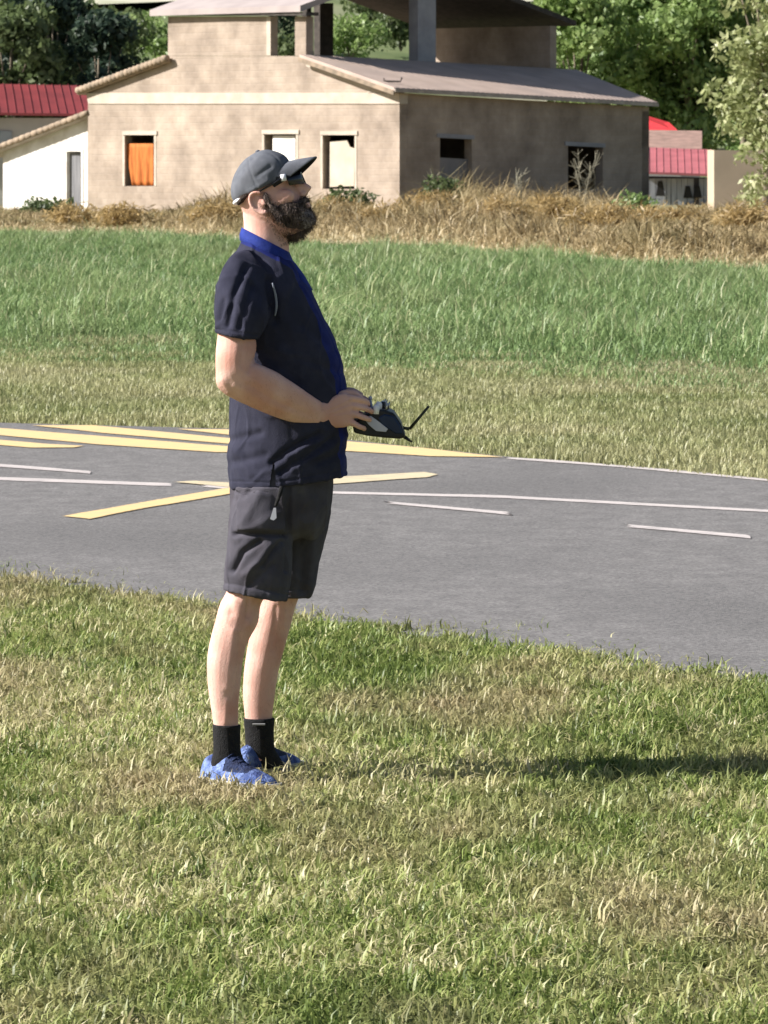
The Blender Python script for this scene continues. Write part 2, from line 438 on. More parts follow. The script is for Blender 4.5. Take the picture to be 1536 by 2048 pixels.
# worn dry band round the man and to his left and right
band = np.exp(-((P[:, 1] - 14.6 - .25 * P[:, 0]) / 1.3) ** 2) * .30 * (P[:, 0] < -.2) + np.exp(-((P[:, 1] - 13.6) / .5) ** 2) * .18 + np.exp(-(((P[:, 0] + .25) / .5) ** 2 + ((P[:, 1] - 11.7) / .35) ** 2)) * .25
ppx, ppy = project(P)
def spot(cx, cy, sx_, sy_, a): return a * np.exp(-((ppx - cx) / sx_) ** 2 - ((ppy - cy) / sy_) ** 2)
band = band * .5 + 1.45 * ( spot(180, 1440, 330, 75, .26) + spot(850, 1560, 300, 45, .24) + spot(350, 1800, 260, 60, .22) + spot(760, 1930, 300, 60, .22) + spot(1380, 1640, 200, 50, .20) + spot(260, 1580, 200, 30, .16) - spot(900, 1720, 260, 60, .10) - spot(150, 1960, 260, 60, .16) - spot(1150, 1480, 350, 60, .12) - spot(1350, 1900, 250, 80, .10))
green = np.exp(-((P[:, 1] - (edge_y_near(P[:, 0]) - 1.4)) / 1.2) ** 2) * .16
clump = grid_noise(P[:, 0], P[:, 1], 14, 7, 21)
keep = rng.uniform(0, 1, len(P)) < .42 + .9 * clump; P = P[keep]; dry = dry[keep]; band = band[keep]; green = green[keep]; clump = clump[keep]
tint = np.clip(rng.normal(.46, .25, len(P)) + (dry - .5) * .75 + (grid_noise(P[:, 0], P[:, 1], 9, 4, 77) - .5) * .35 + band - green, 0, 1)
h = (near_h(P) * .55 + clump * .022) * rng.uniform(.5, 1.6, len(P))
o = blades('lawn_grass', P, h, rng.uniform(.0024, .0068, len(P)), M_near, (.4, 1.7), tint)
tag(o, 'short patchy green and straw coloured grass around the man', 'grass', kind='stuff')
# broader curling tufts that break the even pile
n_t = 9000; hw_ = .0773 * 22 + .6
C = scatter(8.6, 22.5, 420, margin=.5); C = C[C[:, 1] < edge_y_near(C[:, 0]) + rng.normal(.0, .16, len(C))]
ppx, ppy = project(C)
ct = np.clip(rng.normal(.42, .24, len(C)) + (grid_noise(C[:, 0], C[:, 1], 1.6, .7, 91) - .5) * .5 + spot(180, 1440, 330, 75, .2) + spot(850, 1560, 300, 45, .2) + spot(350, 1800, 260, 60, .2) + spot(760, 1930, 300, 60, .2), 0, 1)
m_ = 9; P = np.repeat(C, m_, 0) + np.concatenate([rng.normal(0, .016, (len(C) * m_, 2)), np.zeros((len(C) * m_, 1))], 1)
tt = np.clip(np.repeat(ct, m_) + rng.normal(0, .10, len(P)), 0, 1); ch = np.repeat(rng.uniform(.035, .075, len(C)), m_)
o = blades('lawn_tufts', P, ch * rng.uniform(.6, 1.2, len(P)), rng.uniform(.0045, .0095, len(P)), M_near, (.3, 1.6), tt)
tag(o, 'coarser curling tufts standing in the patchy lawn', 'grass', kind='stuff')

M_mown = blade_mat('mown_blades', [(0, (.16, .195, .075)), (.5, (.33, .355, .16)), (1, (.50, .485, .28))], (.42, .395, .23), .5, (.5, .7, 1))
P = scatter(25.5, 46, 1500, margin=1.2)
P = P[P[:, 1] > edge_y_far(P[:, 0]) + rng.normal(.05, .05, len(P))]
row = grid_noise(P[:, 0], P[:, 1], .12, 1.7, 31)
tint = np.clip(rng.normal(.42, .2, len(P)) + (row - .5) * .45 + (grid_noise(P[:, 0], P[:, 1], 1.0, .35, 33) - .5) * .5, 0, 1)
h = (.025 + .035 * row + .02 * grid_noise(P[:, 0], P[:, 1], 4, 1.5, 35)) * rng.uniform(.6, 1.5, len(P))
o = blades('mown_grass', P, h, rng.uniform(.006, .011, len(P)), M_mown, (.2, 1.1), tint)
tag(o, 'pale mown grass strip beyond the runway', 'grass', kind='stuff')

M_tall = blade_mat('meadow_blades', [(0, (.10, .175, .062)), (.45, (.215, .315, .125)), (.8, (.31, .39, .17)), (1, (.46, .48, .27))], (.27, .32, .15), .25, (1, .35, 1), psh=(.5, .7))
def tall_edge(x):   # near boundary of the uncut grass, wavy
    return np.interp(x, [gp(-200, 700).x, gp(250, 705).x, gp(700, 738).x, gp(1100, 748).x, gp(1700, 775).x][:5],
                     [gp(-200, 712).y, gp(250, 718).y, gp(700, 750).y, gp(1100, 762).y, gp(1700, 790).y])
BR = [(-300, 470), (200, 482), (450, 490), (640, 498), (900, 512), (1100, 526), (1536, 556), (1900, 570)]
BRW = sorted([(gp(*q).x, gp(*q).y) for q in BR])
def brush_edge(x): return np.interp(x, [q[0] for q in BRW], [q[1] for q in BRW])
P = scatter(34, 100, 520, margin=1.5)
k = (P[:, 1] > tall_edge(P[:, 0]) + (grid_noise(P[:, 0], P[:, 1], .8, .8, 41) - .5) * 3.5 + rng.normal(0, .7, len(P))) & (P[:, 1] < brush_edge(P[:, 0]) + rng.normal(0, 1.2, len(P)))
P = P[k]
cl = grid_noise(P[:, 0], P[:, 1], 1.3, .45, 43); big = grid_noise(P[:, 0], P[:, 1], .3, .12, 44)
tint = np.clip(rng.normal(.38, .18, len(P)) + (cl - .5) * .35 + (big - .5) * .4, 0, 1)
rise = np.clip((P[:, 1] - tall_edge(P[:, 0])) / 5, .35, 1)
tall_ = rng.uniform(0, 1, len(P)) < .02; tint = np.where(tall_, 1, tint)
h = (1 + .5 * tall_) * (.07 + .20 * cl * (.5 + grid_noise(P[:, 0], P[:, 1], 3.1, .8, 48)) + .05 * big) * rng.uniform(.6, 1.4, len(P)) * rise
o = blades('meadow_grass', P, h, rng.uniform(.007, .018, len(P)), M_tall, (.3, 1.5), tint)
tag(o, 'tall uncut green grass beyond the mown strip', 'grass', kind='stuff')

M_straw = blade_mat('straw_blades', [(0, (.12, .085, .04)), (.4, (.41, .315, .17)), (.75, (.62, .51, .31)), (1, (.68, .59, .40))], (.19, .19, .085), .5, (1, .4, 1), psh=(.5, .7))
P = scatter(62, 128, 150, margin=2.5)
P = P[P[:, 1] > brush_edge(P[:, 0]) + rng.normal(0, .8, len(P))]
d = P[:, 1] - brush_edge(P[:, 0])
cl = grid_noise(P[:, 0], P[:, 1], .8, .25, 51) * .5 + grid_noise(P[:, 0], P[:, 1], 2.6, .7, 57) * .5; big = grid_noise(P[:, 0], P[:, 1], .25, .1, 52)
ramp = np.clip((d - 5 - 4 * grid_noise(P[:, 0], P[:, 1], .5, .1, 59)) / 5, .13, 1)
left = np.clip((P[:, 0] + 7.0) / 3.0, .55, 1)
h = (.06 + .95 * cl ** 1.7 + .22 * big) * rng.uniform(.6, 1.25, len(P)) * ramp * left * (.42 + 1.15 * grid_noise(P[:, 0], P[:, 1], .55, .05, 58)) * (.74 + .45 * np.exp(-((P[:, 0] - 1.5) / 3.5) ** 2))
tint = np.clip(rng.normal(.42, .2, len(P)) + (cl - .5) * -.3 + (1 - ramp) * .35, 0, 1)
o = blades('dry_weeds', P, h, rng.uniform(.014, .040, len(P)), M_straw, (.5, 1.75), tint)
tag(o, 'tall golden dry weeds in front of the farm buildings', 'weeds', kind='stuff')

# =====================================================================================================
#  TREES AND SHRUBS
# =====================================================================================================
def leaf_mat(name, dark, mid, light):
    return blade_mat(name, [(0, dark), (.5, mid), (1, light)], mid, .8, (1, 1, 1), trans=.45)
M_leaf_dark = leaf_mat('dark_leaves', (.018, .038, .028), (.040, .068, .045), (.10, .14, .075))
M_leaf_olive = leaf_mat('olive_leaves', (.045, .07, .027), (.11, .15, .06), (.20, .24, .10))
M_leaf_green = leaf_mat('green_leaves', (.10, .17, .045), (.24, .34, .11), (.42, .50, .22))
M_leaf_deep = leaf_mat('deep_green_leaves', (.075, .14, .04), (.19, .28, .095), (.34, .42, .17))
M_leaf_pale = leaf_mat('pale_leaves', (.14, .18, .06), (.36, .40, .18), (.74, .72, .48))
M_bark = mat('bark', (.10, .08, .06), (.24, .20, .15), 6, rough=.95, bump=.8, bscale=25, stretch=(1, 1, .3))
def crown(name, parent, clumps, n_per, lr, m, slim=.5):
    V = []; T = []
    for (c, r) in clumps:
        n = int(n_per * r * r)
        u = rng.normal(0, 1, (n, 3)); u /= np.linalg.norm(u, axis=1)[:, None]
        rad = rng.uniform(.35, 1.08, n) ** .6
        rad *= 1 + .25 * np.sin(u[:, 0] * 5 + c[0]) * np.cos(u[:, 2] * 4 + c[1])
        p = np.array(c) + u * (rad * r)[:, None] * np.array([1, 1, .82])
        a = rng.normal(0, 1, (n, 3)); a /= np.linalg.norm(a, axis=1)[:, None]
        b = np.cross(a, u + rng.normal(0, .5, (n, 3))); b /= np.linalg.norm(b, axis=1)[:, None]
        s = rng.uniform(.6, 1.5, n) * lr
        a = a * s[:, None]; b = b * (s * slim)[:, None]
        V.append(np.stack([p - a, p + b, p + a, p - b], 1).reshape(-1, 3))
        T.append(np.repeat(np.clip(rng.normal(.5, .22, n) + rng.uniform(-.15, .15), 0, 1), 4))
    V = np.concatenate(V); T = np.concatenate(T); org = np.array(origin(parent)); n = len(V) // 4
    o = mesh_np(name, V - org, np.arange(len(V)), np.arange(n) * 4, m, T); o.parent = parent
    return o
def tree(name, px, Y, hgt, cr_r, m, label, group, n_per=420, lr=.13, low=.25, nclump=26, cat='tree', base=None, flat=1.0, barkr=.16, ground_z=0.0):
    b = at(px, 500, Y); root = thing(name, (b.x, Y, ground_z), label, cat, group); o = Vector((b.x, Y, ground_z))
    cl = []
    for i in range(nclump):
        zf = random.uniform(0, 1); z = hgt * (low + (1 - low) * zf)
        prof = math.sin(math.pi * (.12 + .80 * zf)) ** .7
        an = random.uniform(0, 2 * math.pi); rr = cr_r * prof * math.sqrt(random.uniform(.15, 1)) * .85
        r = cr_r * random.uniform(.26, .46)
        cl.append(((o.x + rr * math.cos(an), o.y + rr * math.sin(an) * flat, ground_z + min(z, hgt - r * .6)), r))
    g = G(); top = o + Vector((random.uniform(-.3, .3), 0, hgt * .8))
    g.tube([o - Vector((0, 0, .2)), o.lerp(top, .35) + Vector((random.uniform(-.15, .15), 0, 0)), o.lerp(top, .7), top], [barkr, barkr * .8, barkr * .45, .02], 8, sub=3)
    for c, r in cl[::2]:
        st = o.lerp(top, random.uniform(.25, .6)); c = Vector(c)
        g.tube([st, st.lerp(c, .5) + Vector((0, 0, .15)), c], [barkr * .35, barkr * .2, .012], 5)
    g.build('trunk', M_bark, root, smooth=True)
    crown('crown', root, cl, n_per, lr, m)
    return root
RT = 'trees behind the farm on the right'
tree('leafy_tree', 1150, 172, 7.0, 2.2, M_leaf_green, 'bright green tree rising just behind the end of the upper roof', RT, low=.28, n_per=520)
tree('leafy_tree', 1265, 176, 8.0, 2.6, M_leaf_deep, 'deep green tree above the end of the long brown roof', RT, low=.18, nclump=40, n_per=480)
tree('leafy_tree', 1385, 174, 9.0, 2.8, M_leaf_green, 'tall bright green tree above the red roofed shed', RT, low=.22, nclump=44, n_per=480)
tree('leafy_tree', 1490, 182, 9.5, 2.8, M_leaf_deep, 'deep green tree half hidden by the pale leafed tree', RT, low=.1, nclump=34)
tree('leafy_tree', 1325, 190, 10.5, 3.4, M_leaf_green, 'tallest green tree at the back of the right hand row', RT, low=.15, nclump=44)
tree('leafy_tree', 1205, 194, 9.5, 3.0, M_leaf_olive, 'olive green tree farthest back behind the brown roof', RT, low=.15, nclump=34)
tree('leafy_tree', 1660, 176, 9.0, 3.2, M_leaf_green, 'green tree beyond the right edge of the view', RT, low=.1, nclump=24)
tree('leafy_tree', 1540, 200, 12, 3.6, M_leaf_green, 'green tree at the top right corner behind the pale leafed tree', RT, low=.2, nclump=32)
tree('pale_tree', 1538, 112, 6.0, 1.6, M_leaf_pale, 'pale cream leafed tree at the right edge in front of the beige wall', None, n_per=520, lr=.085, low=.12, nclump=54)
LT = 'trees behind the red roof on the left'
tree('dark_tree', 205, 150, 5.6, 1.75, M_leaf_dark, 'very dark round tree beside the tiled roof edge', LT, low=.35, nclump=34, n_per=600)
tree('dark_tree', 105, 156, 6.6, 1.7, M_leaf_dark, 'dark tree in the middle above the red roof', LT, low=.45, nclump=28, n_per=560)
tree('olive_tree', 22, 148, 6.0, 1.7, M_leaf_olive, 'olive green tree at the left edge above the red roof', LT, low=.4, nclump=26, n_per=560)
tree('olive_tree', 80, 170, 7.6, 2.2, M_leaf_olive, 'olive green tree at the back filling the top left corner', LT, low=.3, nclump=28, n_per=420)
tree('dark_tree', -90, 155, 7.0, 2.2, M_leaf_dark, 'dark tree beyond the left edge of the view', LT, low=.2, nclump=24, n_per=420)
tree('dark_tree', 190, 176, 7.0, 2.1, M_leaf_olive, 'olive tree just behind the very dark round tree', LT, low=.3, nclump=24, n_per=420)

def bush(name, px, py, Y, r, hgt, m, label, group=None, n_per=900, lr=.06, gz=0.0, nc=12, slim=.5):
    b = at(px, py, Y); gz = b.z if gz is None else gz
    root = thing(name, (b.x, Y, gz), label, 'shrub', group); cl = []
    for i in range(nc):
        an = random.uniform(0, 6.28); rr = r * random.uniform(0, .8); q = r * random.uniform(.3, .5)
        cl.append(((b.x + rr * math.cos(an), Y + rr * math.sin(an) * .7, gz + q * .5 + random.uniform(0, max(.05, hgt - q * 1.3)) * (1 - .6 * rr / r)), q))
    g = G()
    for c, q in cl[::2]: g.tube([(b.x, Y, gz - .05), Vector((b.x, Y, gz)).lerp(Vector(c), .6), c], [.035, .02, .008], 5)
    g.build('stem', M_bark, root); crown('foliage', root, cl, n_per, lr, m, slim); return root
# shrubs on the hillside, seen through the loggia and beside the house
HG = 'shrubs on the hillside'
def hz(px, py, Y):   # hillside height along that column
    t = (Y - 172) / 480; return 62 * t ** 1.15 - .2
for px, Y, r, h_, m, lab in ((700, 236, 1.6, 2.4, M_leaf_green, 'green shrub seen through the left part of the open loggia'),
                             (802, 240, 1.9, 3.2, M_leaf_olive, 'olive shrub seen through the loggia beside the grey column'),
                             (748, 252, 1.8, 3.0, M_leaf_olive, 'shrub in the middle of the loggia view'),
                             (312, 232, 1.6, 3.4, M_leaf_green, 'green shrub between the dark tree and the upper wall'),
                             (572, 230, 1.1, 2.4, M_leaf_olive, 'olive shrub seen through the tall slot in the upper wall'),
                             (556, 238, 1.2, 4.6, M_leaf_dark, 'dark shrub seen through the tall slot in the upper wall'),
                             (680, 262, 1.6, 3.6, M_leaf_dark, 'dark shrub behind the left posts of the loggia')):
    bush('shrub', px, 100, Y, r, h_, m, lab, HG, n_per=260, lr=.13, gz=hz(0, 0, Y))

# =====================================================================================================
#  FARM BUILDING
# =====================================================================================================
TH = R(46)
nF = Vector((-math.sin(TH), -math.cos(TH), 0))          # outward normal of the lit front wall
eF = Vector((-math.cos(TH), math.sin(TH), 0))           # along the front wall, to the left and away
nS = Vector((math.cos(TH), -math.sin(TH), 0))           # outward normal of the shaded side wall
eS = -nF                                                # along the side wall, away
CORN = at(799, 400, 127.0); CORN.z = 0
def fr(px, py, off=0): return onp(px, py, CORN + nF * off, nF)
def sd(px, py, off=0): return onp(px, py, CORN + nS * off, nS)
def brickmat(name, a, b, mortar, off=0):
    m = bpy.data.materials.new(name); m.use_nodes = True; N = m.node_tree.nodes; L = m.node_tree.links; bs = N['Principled BSDF']
    bs.inputs['Roughness'].default_value = .92; bs.inputs['Specular IOR Level'].default_value = .15
    geo = N.new('ShaderNodeNewGeometry')
    # wall coordinates: distance along the wall and height
    dt = N.new('ShaderNodeVectorMath'); dt.operation = 'DOT_PRODUCT'; dt.inputs[1].default_value = tuple(eF + eS); L.new(geo.outputs['Position'], dt.inputs[0])
    sp = N.new('ShaderNodeSeparateXYZ'); L.new(geo.outputs['Position'], sp.inputs[0])
    cb = N.new('ShaderNodeCombineXYZ'); L.new(dt.outputs['Value'], cb.inputs[0]); L.new(sp.outputs[2], cb.inputs[1])
    br = N.new('ShaderNodeTexBrick'); br.inputs['Color1'].default_value = (*a, 1); br.inputs['Color2'].default_value = (*b, 1); br.inputs['Mortar'].default_value = (*mortar, 1)
    br.inputs['Scale'].default_value = 1.0; br.inputs['Brick Width'].default_value = .36; br.inputs['Row Height'].default_value = .17; br.inputs['Mortar Size'].default_value = .014; br.inputs['Mortar Smooth'].default_value = .3
    L.new(cb.outputs[0], br.inputs['Vector'])
    n = N.new('ShaderNodeTexNoise'); n.inputs['Scale'].default_value = 1.1; n.inputs['Detail'].default_value = 9; n.inputs['Roughness'].default_value = .65; L.new(geo.outputs['Position'], n.inputs['Vector'])
    r = N.new('ShaderNodeValToRGB'); r.color_ramp.elements[0].position = .3; r.color_ramp.elements[1].position = .7
    r.color_ramp.elements[0].color = (.62, .60, .58, 1); r.color_ramp.elements[1].color = (1.2, 1.18, 1.15, 1)
    L.new(n.outputs[0], r.inputs[0])
    mx = N.new('ShaderNodeMix'); mx.data_type = 'RGBA'; mx.blend_type = 'MULTIPLY'; mx.inputs[0].default_value = 1
    L.new(br.outputs[0], mx.inputs[6]); L.new(r.outputs[0], mx.inputs[7]); L.new(mx.outputs[2], bs.inputs['Base Color'])
    bp = N.new('ShaderNodeBump'); bp.inputs['Strength'].default_value = .5; bp.inputs['Distance'].default_value = .02; L.new(br.outputs['Fac'], bp.inputs['Height']); bp.invert = True
    L.new(bp.outputs[0], bs.inputs['Normal'])
    return m
M_brick = brickmat('beige_block', (.39, .325, .272), (.365, .302, .248), (.395, .333, .28))
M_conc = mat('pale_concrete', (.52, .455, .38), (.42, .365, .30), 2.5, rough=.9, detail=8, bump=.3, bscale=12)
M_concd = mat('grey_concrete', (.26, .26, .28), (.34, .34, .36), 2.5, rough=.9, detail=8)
M_roofb = mat('brown_fibre_roof', (.42, .325, .27), (.50, .39, .33), 1.5, rough=.9, detail=8, c3=(.38, .30, .26), s3=.6)
_n = M_roofb.node_tree.nodes; _l = M_roofb.node_tree.links
_g = _n.new('ShaderNodeNewGeometry'); _d = _n.new('ShaderNodeVectorMath'); _d.operation = 'DOT_PRODUCT'; _d.inputs[1].default_value = tuple(eS * 2 * math.pi / .18); _l.new(_g.outputs['Position'], _d.inputs[0])
_s = _n.new('ShaderNodeMath'); _s.operation = 'SINE'; _l.new(_d.outputs['Value'], _s.inputs[0]); _b = _n.new('ShaderNodeBump'); _b.inputs['Strength'].default_value = .8; _b.inputs['Distance'].default_value = .02
_l.new(_s.outputs[0], _b.inputs['Height']); _l.new(_b.outputs[0], _n['Principled BSDF'].inputs['Normal'])
M_verge = mat('roof_edge_pale', (.45, .40, .355), (.33, .285, .25), 4, rough=.8)
M_tile = mat('weathered_tile', (.34, .26, .19), (.20, .16, .12), 5, rough=.9, detail=7, bump=.5, bscale=12)
M_roofpink = mat('upper_roof_slab', (.34, .29, .28), (.40, .345, .33), 1.5, rough=.85)
M_darkwood = mat('dark_timber', (.045, .04, .036), (.08, .068, .06), 6, rough=.9)
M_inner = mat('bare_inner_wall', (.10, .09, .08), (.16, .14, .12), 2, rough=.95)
M_render = mat('white_render', (.72, .70, .67), (.62, .59, .55), .9, rough=.85, detail=8, c3=(.52, .48, .42), s3=1.6)
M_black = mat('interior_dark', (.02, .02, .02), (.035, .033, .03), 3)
base_pt = CORN.copy()
house = thing('farm_building', base_pt, 'unfinished beige block farm building with open upper storey and brown roof', 'building')

def wall_holes(g, corners, holes, nrm, thick=.28):
    """corners & holes are 4-tuples of px rectangles mapped by fn on a wall; built as a grid of quads extruded inwards"""
    fn, (x0, y0, x1, y1, y0b, y1b) = corners
    xs = sorted({x0, x1, *[h[0] for h in holes], *[h[2] for h in holes]})
    ysl = sorted({0.0, 1.0, *[(h[1]) for h in holes], *[(h[3]) for h in holes]})
    # y given as absolute px at x; wall edges top y0->y0b, bottom y1->y1b ; v in 0..1 between
    def P(x, v):
        t = (x - x0) / (x1 - x0); yt = y0 + (y0b - y0) * t; yb = y1 + (y1b - y1) * t
        return fn(x, yt + (yb - yt) * v)
    for i in range(len(xs) - 1):
        for j in range(len(ysl) - 1):
            cx = (xs[i] + xs[i + 1]) / 2; cv = (ysl[j] + ysl[j + 1]) / 2
            if any(h[0] < cx < h[2] and h[1] < cv < h[3] for h in holes): continue
            g.prism([P(xs[i], ysl[j]), P(xs[i + 1], ysl[j]), P(xs[i + 1], ysl[j + 1]), P(xs[i], ysl[j + 1])], -nrm * thick)
# --- front wall (bottom goes below ground)
fx0, fx1 = 176, 799; ft, fb = 208, 452
def fv(y): return (y - ft) / (fb - ft)
g = G()
WF = [(249, 270, 308, 372), (528, 268, 592, 372), (645, 270, 709, 378)]
wall_holes(g, (fr, (fx0, ft, fx1, fb, ft, fb)), [(a, fv(b), c, fv(d)) for a, b, c, d in WF], nF)
g.build('front_wall', M_brick, house)
# side wall: left edge top y 187 , right edge top y 213 ; bottom 452 -> 450
g = G()
s_t0, s_t1, s_b0, s_b1 = 186, 214, 452, 445; sx0, sx1 = 799.5, 1298
def sv(x, y):
    t = (x - sx0) / (sx1 - sx0); yt = s_t0 + (s_t1 - s_t0) * t; yb = s_b0 + (s_b1 - s_b0) * t; return (y - yt) / (yb - yt)
SH = [(880, sv(910, 275), 944, sv(910, 366)), (1136, sv(1170, 291), 1206, sv(1170, 378))]
# inset the side wall start by the front wall thickness so that they butt
cut = project([CORN + eS * .28])[0][0]
wall_holes(g, (sd, (sx0, s_t0, sx1, s_b0, s_t1, s_b1)), SH, nS, .28)
g2 = G(); g2.v = g.v; g2.f = g.f; g2.m = g.m
for i, v in enumerate(g.v):          # butt against the inner face of the front wall
    d_ = (v - CORN).dot(eS)
    if d_ < .283: g.v[i] = v + eS * (.283 - d_)
g.build('side_wall', M_brick, house)
# corner strip of the front wall is already full thickness; ring beam on the front
g = G(); g.prism([fr(172, 186, .03), fr(799, 186, .03), fr(799, 208, .03), fr(176, 208, .03)], -nF * .30); g.build('ring_beam', M_conc, house, bevel=.01)
# gable above the ring beam
g = G(); g.prism([fr(180, 186), fr(336, 128), fr(336, 112), fr(612, 112), fr(612, 116), fr(797, 186)], -nF * .26)
g.build('gable_wall', M_brick, house)
# pale mortar band along the right gable slope
g = G(); g.prism([fr(612, 127, .02), fr(612, 133, .02), fr(735, 180, .02), fr(735, 185, .02), fr(799, 185, .02), fr(799, 184, .02)], -nF * .015)
g.build('gable_mortar', M_conc, house)
# --- lintels, surrounds and what hangs in the openings
M_orange = mat('orange_cloth', (.50, .165, .035), (.36, .095, .018), 5, rough=.8, stretch=(3, 3, .5), detail=3)
M_sheet = mat('white_sheet', (.80, .78, .74), (.70, .66, .58), 2, rough=.8)
M_board = mat('cream_board', (.55, .49, .40), (.44, .38, .30), 1.5, rough=.85, detail=6)
def opening(fn, nrm, x0, y0, x1, y1, tilt=0, lint=8, ext=5, sill=True):
    g = G(); dy = tilt * (x1 - x0)
    g.prism([fn(x0 - ext, y0 - lint, .035), fn(x1 + ext, y0 - lint + dy, .035), fn(x1 + ext, y0 + dy, .035), fn(x0 - ext, y0, .035)], -nrm * .3)
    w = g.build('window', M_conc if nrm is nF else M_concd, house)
    for a in (x0 - 4, x1):
        j = G(); j.prism([fn(a, y0 + .5, .012), fn(a + 4, y0 + .5, .012), fn(a + 4, y1, .012), fn(a, y1, .012)], -nrm * .05)
        if nrm is nF: j.build('jamb', M_conc, w)
    return w
def cloth(w, fn, x0, y0, x1, y1, off, m, name, waves=3, amp=.03, skew=0):
    g = G(); nxx, nyy = 16, 10; vs = []; fs = []
    for j in range(nyy):
        for i in range(nxx):
            u = i / (nxx - 1); v = j / (nyy - 1)
            vs.append(fn(x0 + (x1 - x0) * u + skew * v * (1 - u), y0 + (y1 - y0) * v, off + amp * math.sin(u * waves * 6.28 + v * 1.5) * (.3 + .7 * v)))
    for j in range(nyy - 1):
        for i in range(nxx - 1):
            a = j * nxx + i; fs.append((a, a + 1, a + nxx + 1, a + nxx))
    g.add(vs, fs); o = g.build(name, m, w, smooth=True)
    s_ = o.modifiers.new('s', 'SOLIDIFY'); s_.thickness = .008; return o
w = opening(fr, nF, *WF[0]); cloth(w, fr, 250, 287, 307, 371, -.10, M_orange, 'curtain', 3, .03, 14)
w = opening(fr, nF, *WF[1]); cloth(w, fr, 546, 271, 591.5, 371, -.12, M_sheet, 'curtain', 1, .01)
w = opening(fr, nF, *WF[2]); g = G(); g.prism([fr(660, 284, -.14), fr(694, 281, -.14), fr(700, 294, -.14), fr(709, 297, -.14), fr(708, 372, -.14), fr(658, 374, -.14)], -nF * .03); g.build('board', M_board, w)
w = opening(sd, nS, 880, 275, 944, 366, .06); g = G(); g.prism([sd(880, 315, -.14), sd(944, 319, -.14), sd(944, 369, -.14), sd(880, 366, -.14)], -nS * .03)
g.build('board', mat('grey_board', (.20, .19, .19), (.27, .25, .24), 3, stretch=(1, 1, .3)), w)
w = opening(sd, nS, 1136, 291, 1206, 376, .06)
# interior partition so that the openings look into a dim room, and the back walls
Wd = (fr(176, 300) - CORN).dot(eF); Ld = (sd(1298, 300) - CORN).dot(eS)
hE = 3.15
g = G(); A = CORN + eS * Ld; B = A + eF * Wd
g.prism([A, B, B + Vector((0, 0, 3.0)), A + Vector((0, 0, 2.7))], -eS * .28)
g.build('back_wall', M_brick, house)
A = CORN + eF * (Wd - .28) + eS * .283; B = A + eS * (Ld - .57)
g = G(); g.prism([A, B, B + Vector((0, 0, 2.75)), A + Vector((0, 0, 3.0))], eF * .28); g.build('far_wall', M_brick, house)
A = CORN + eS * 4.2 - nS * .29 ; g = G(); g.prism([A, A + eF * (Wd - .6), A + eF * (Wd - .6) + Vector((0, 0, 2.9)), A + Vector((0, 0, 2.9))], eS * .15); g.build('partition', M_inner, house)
# --- lower roof, right slope: eave along the side wall, up to the upper storey
def rs(px, py, off): return onp(px, py, CORN + nS * off, nS)
upS = -(CORN - fr(612, 116)).dot(nS)          # inward distance of the upper storey's right side plane
up_off = (fr(612, 116) - CORN).dot(nS)
EA, EB = rs(803, 183, .22), rs(1316, 212, .22)
EA = EA - eS * .25
UA, UB = rs(612, 116, up_off), rs(1113, 146, up_off)
UA2 = UA - eS * .25
# far end of roof: hip-like edge from (1113,146) to the eave end
UB2 = UB + eS * .8
g = G(); g.prism([EA, EB, UB2, UA2], (0, 0, .10)); g.build('roof', M_roofb, house, bevel=.02)
# fringe line under the eave
g = G(); g.prism([EA + Vector((0, 0, -.015)), EB + Vector((0, 0, -.015)), EB + Vector((0, 0, .07)), EA + Vector((0, 0, .07))], nS * .03); g.build('eave_board', M_verge, house)
dv = Vector((0, 0, -.10)); q = nF * .02
g = G(); g.prism([EA - eS * .005 + dv * .9, UA2 - eS * .005 + dv * .9, UA2 - eS * .005 - dv * .2, EA - eS * .005 - dv * .2], -eS * .03); g.build('verge_board', M_tile, house)
g = G(); g.tube([rs(738 + 20, 158, up_off + 1.2) * 0 + onp(768, 156, EA.lerp(UA, .25), Vector((0, -1, 0))), onp(768, 162, EA.lerp(UA, .25), Vector((0, -1, 0))), onp(801, 163, EA.lerp(UA, .25), Vector((0, -1, 0))), onp(804, 155, EA.lerp(UA, .25), Vector((0, -1, 0)))], .022, 6)
g.build('roof_bracket', M_darkwood, house)
# attic floor / filler under the ridge so that sky does not show below
# left slope: tiled verge seen edge-on, with the slope falling to the left and away
LA, LB = fr(155, 190, .18), fr(334, 124, .18)
g = G(); L2 = [LA, LB, LB + eS * (Ld + .2), LA + eS * (Ld + .2)]
g.prism(L2, (0, 0, .10)); g.build('roof', M_tile, house)
g = G(); n = 22
for k in range(n):            # rounded verge tiles, overlapping down the slope
    a = LA.lerp(LB, k / n); b = LA.lerp(LB, (k + 1.15) / n); z = Vector((0, 0, .12))
    g.tube([a + z, b + z + Vector((0, 0, -.015))], [.10, .082], 8)
g.build('verge_tile', M_tile, house, smooth=True)
# --- upper storey
UW0, UW1 = 336, 612
g = G()
g.prism([fr(336, 33), fr(541, 33), fr(541, 111.5), fr(336, 111.5)], -nF * .26)
g.prism([fr(590, 33), fr(612, 33), fr(612, 111.5), fr(590, 111.5)], -nF * .26)
g.build('upper_wall', M_brick, house)
g = G(); g.prism([fr(533, 34, .012), fr(541, 34, .012), fr(541, 111, .012), fr(533, 111, .012)], -nF * .01); g.build('jamb', M_conc, house)
WU = (fr(336, 60) - fr(612, 60)).length
K = CORN + nS * up_off; K.z = 0
LU = (onp(1113, 100, K, nS) - K).dot(eS)
ztopF = fr(612, 33).z
pB = onp(1113, 52, K, nS)           # back eave
pBb = onp(1113, 144, K, nS)
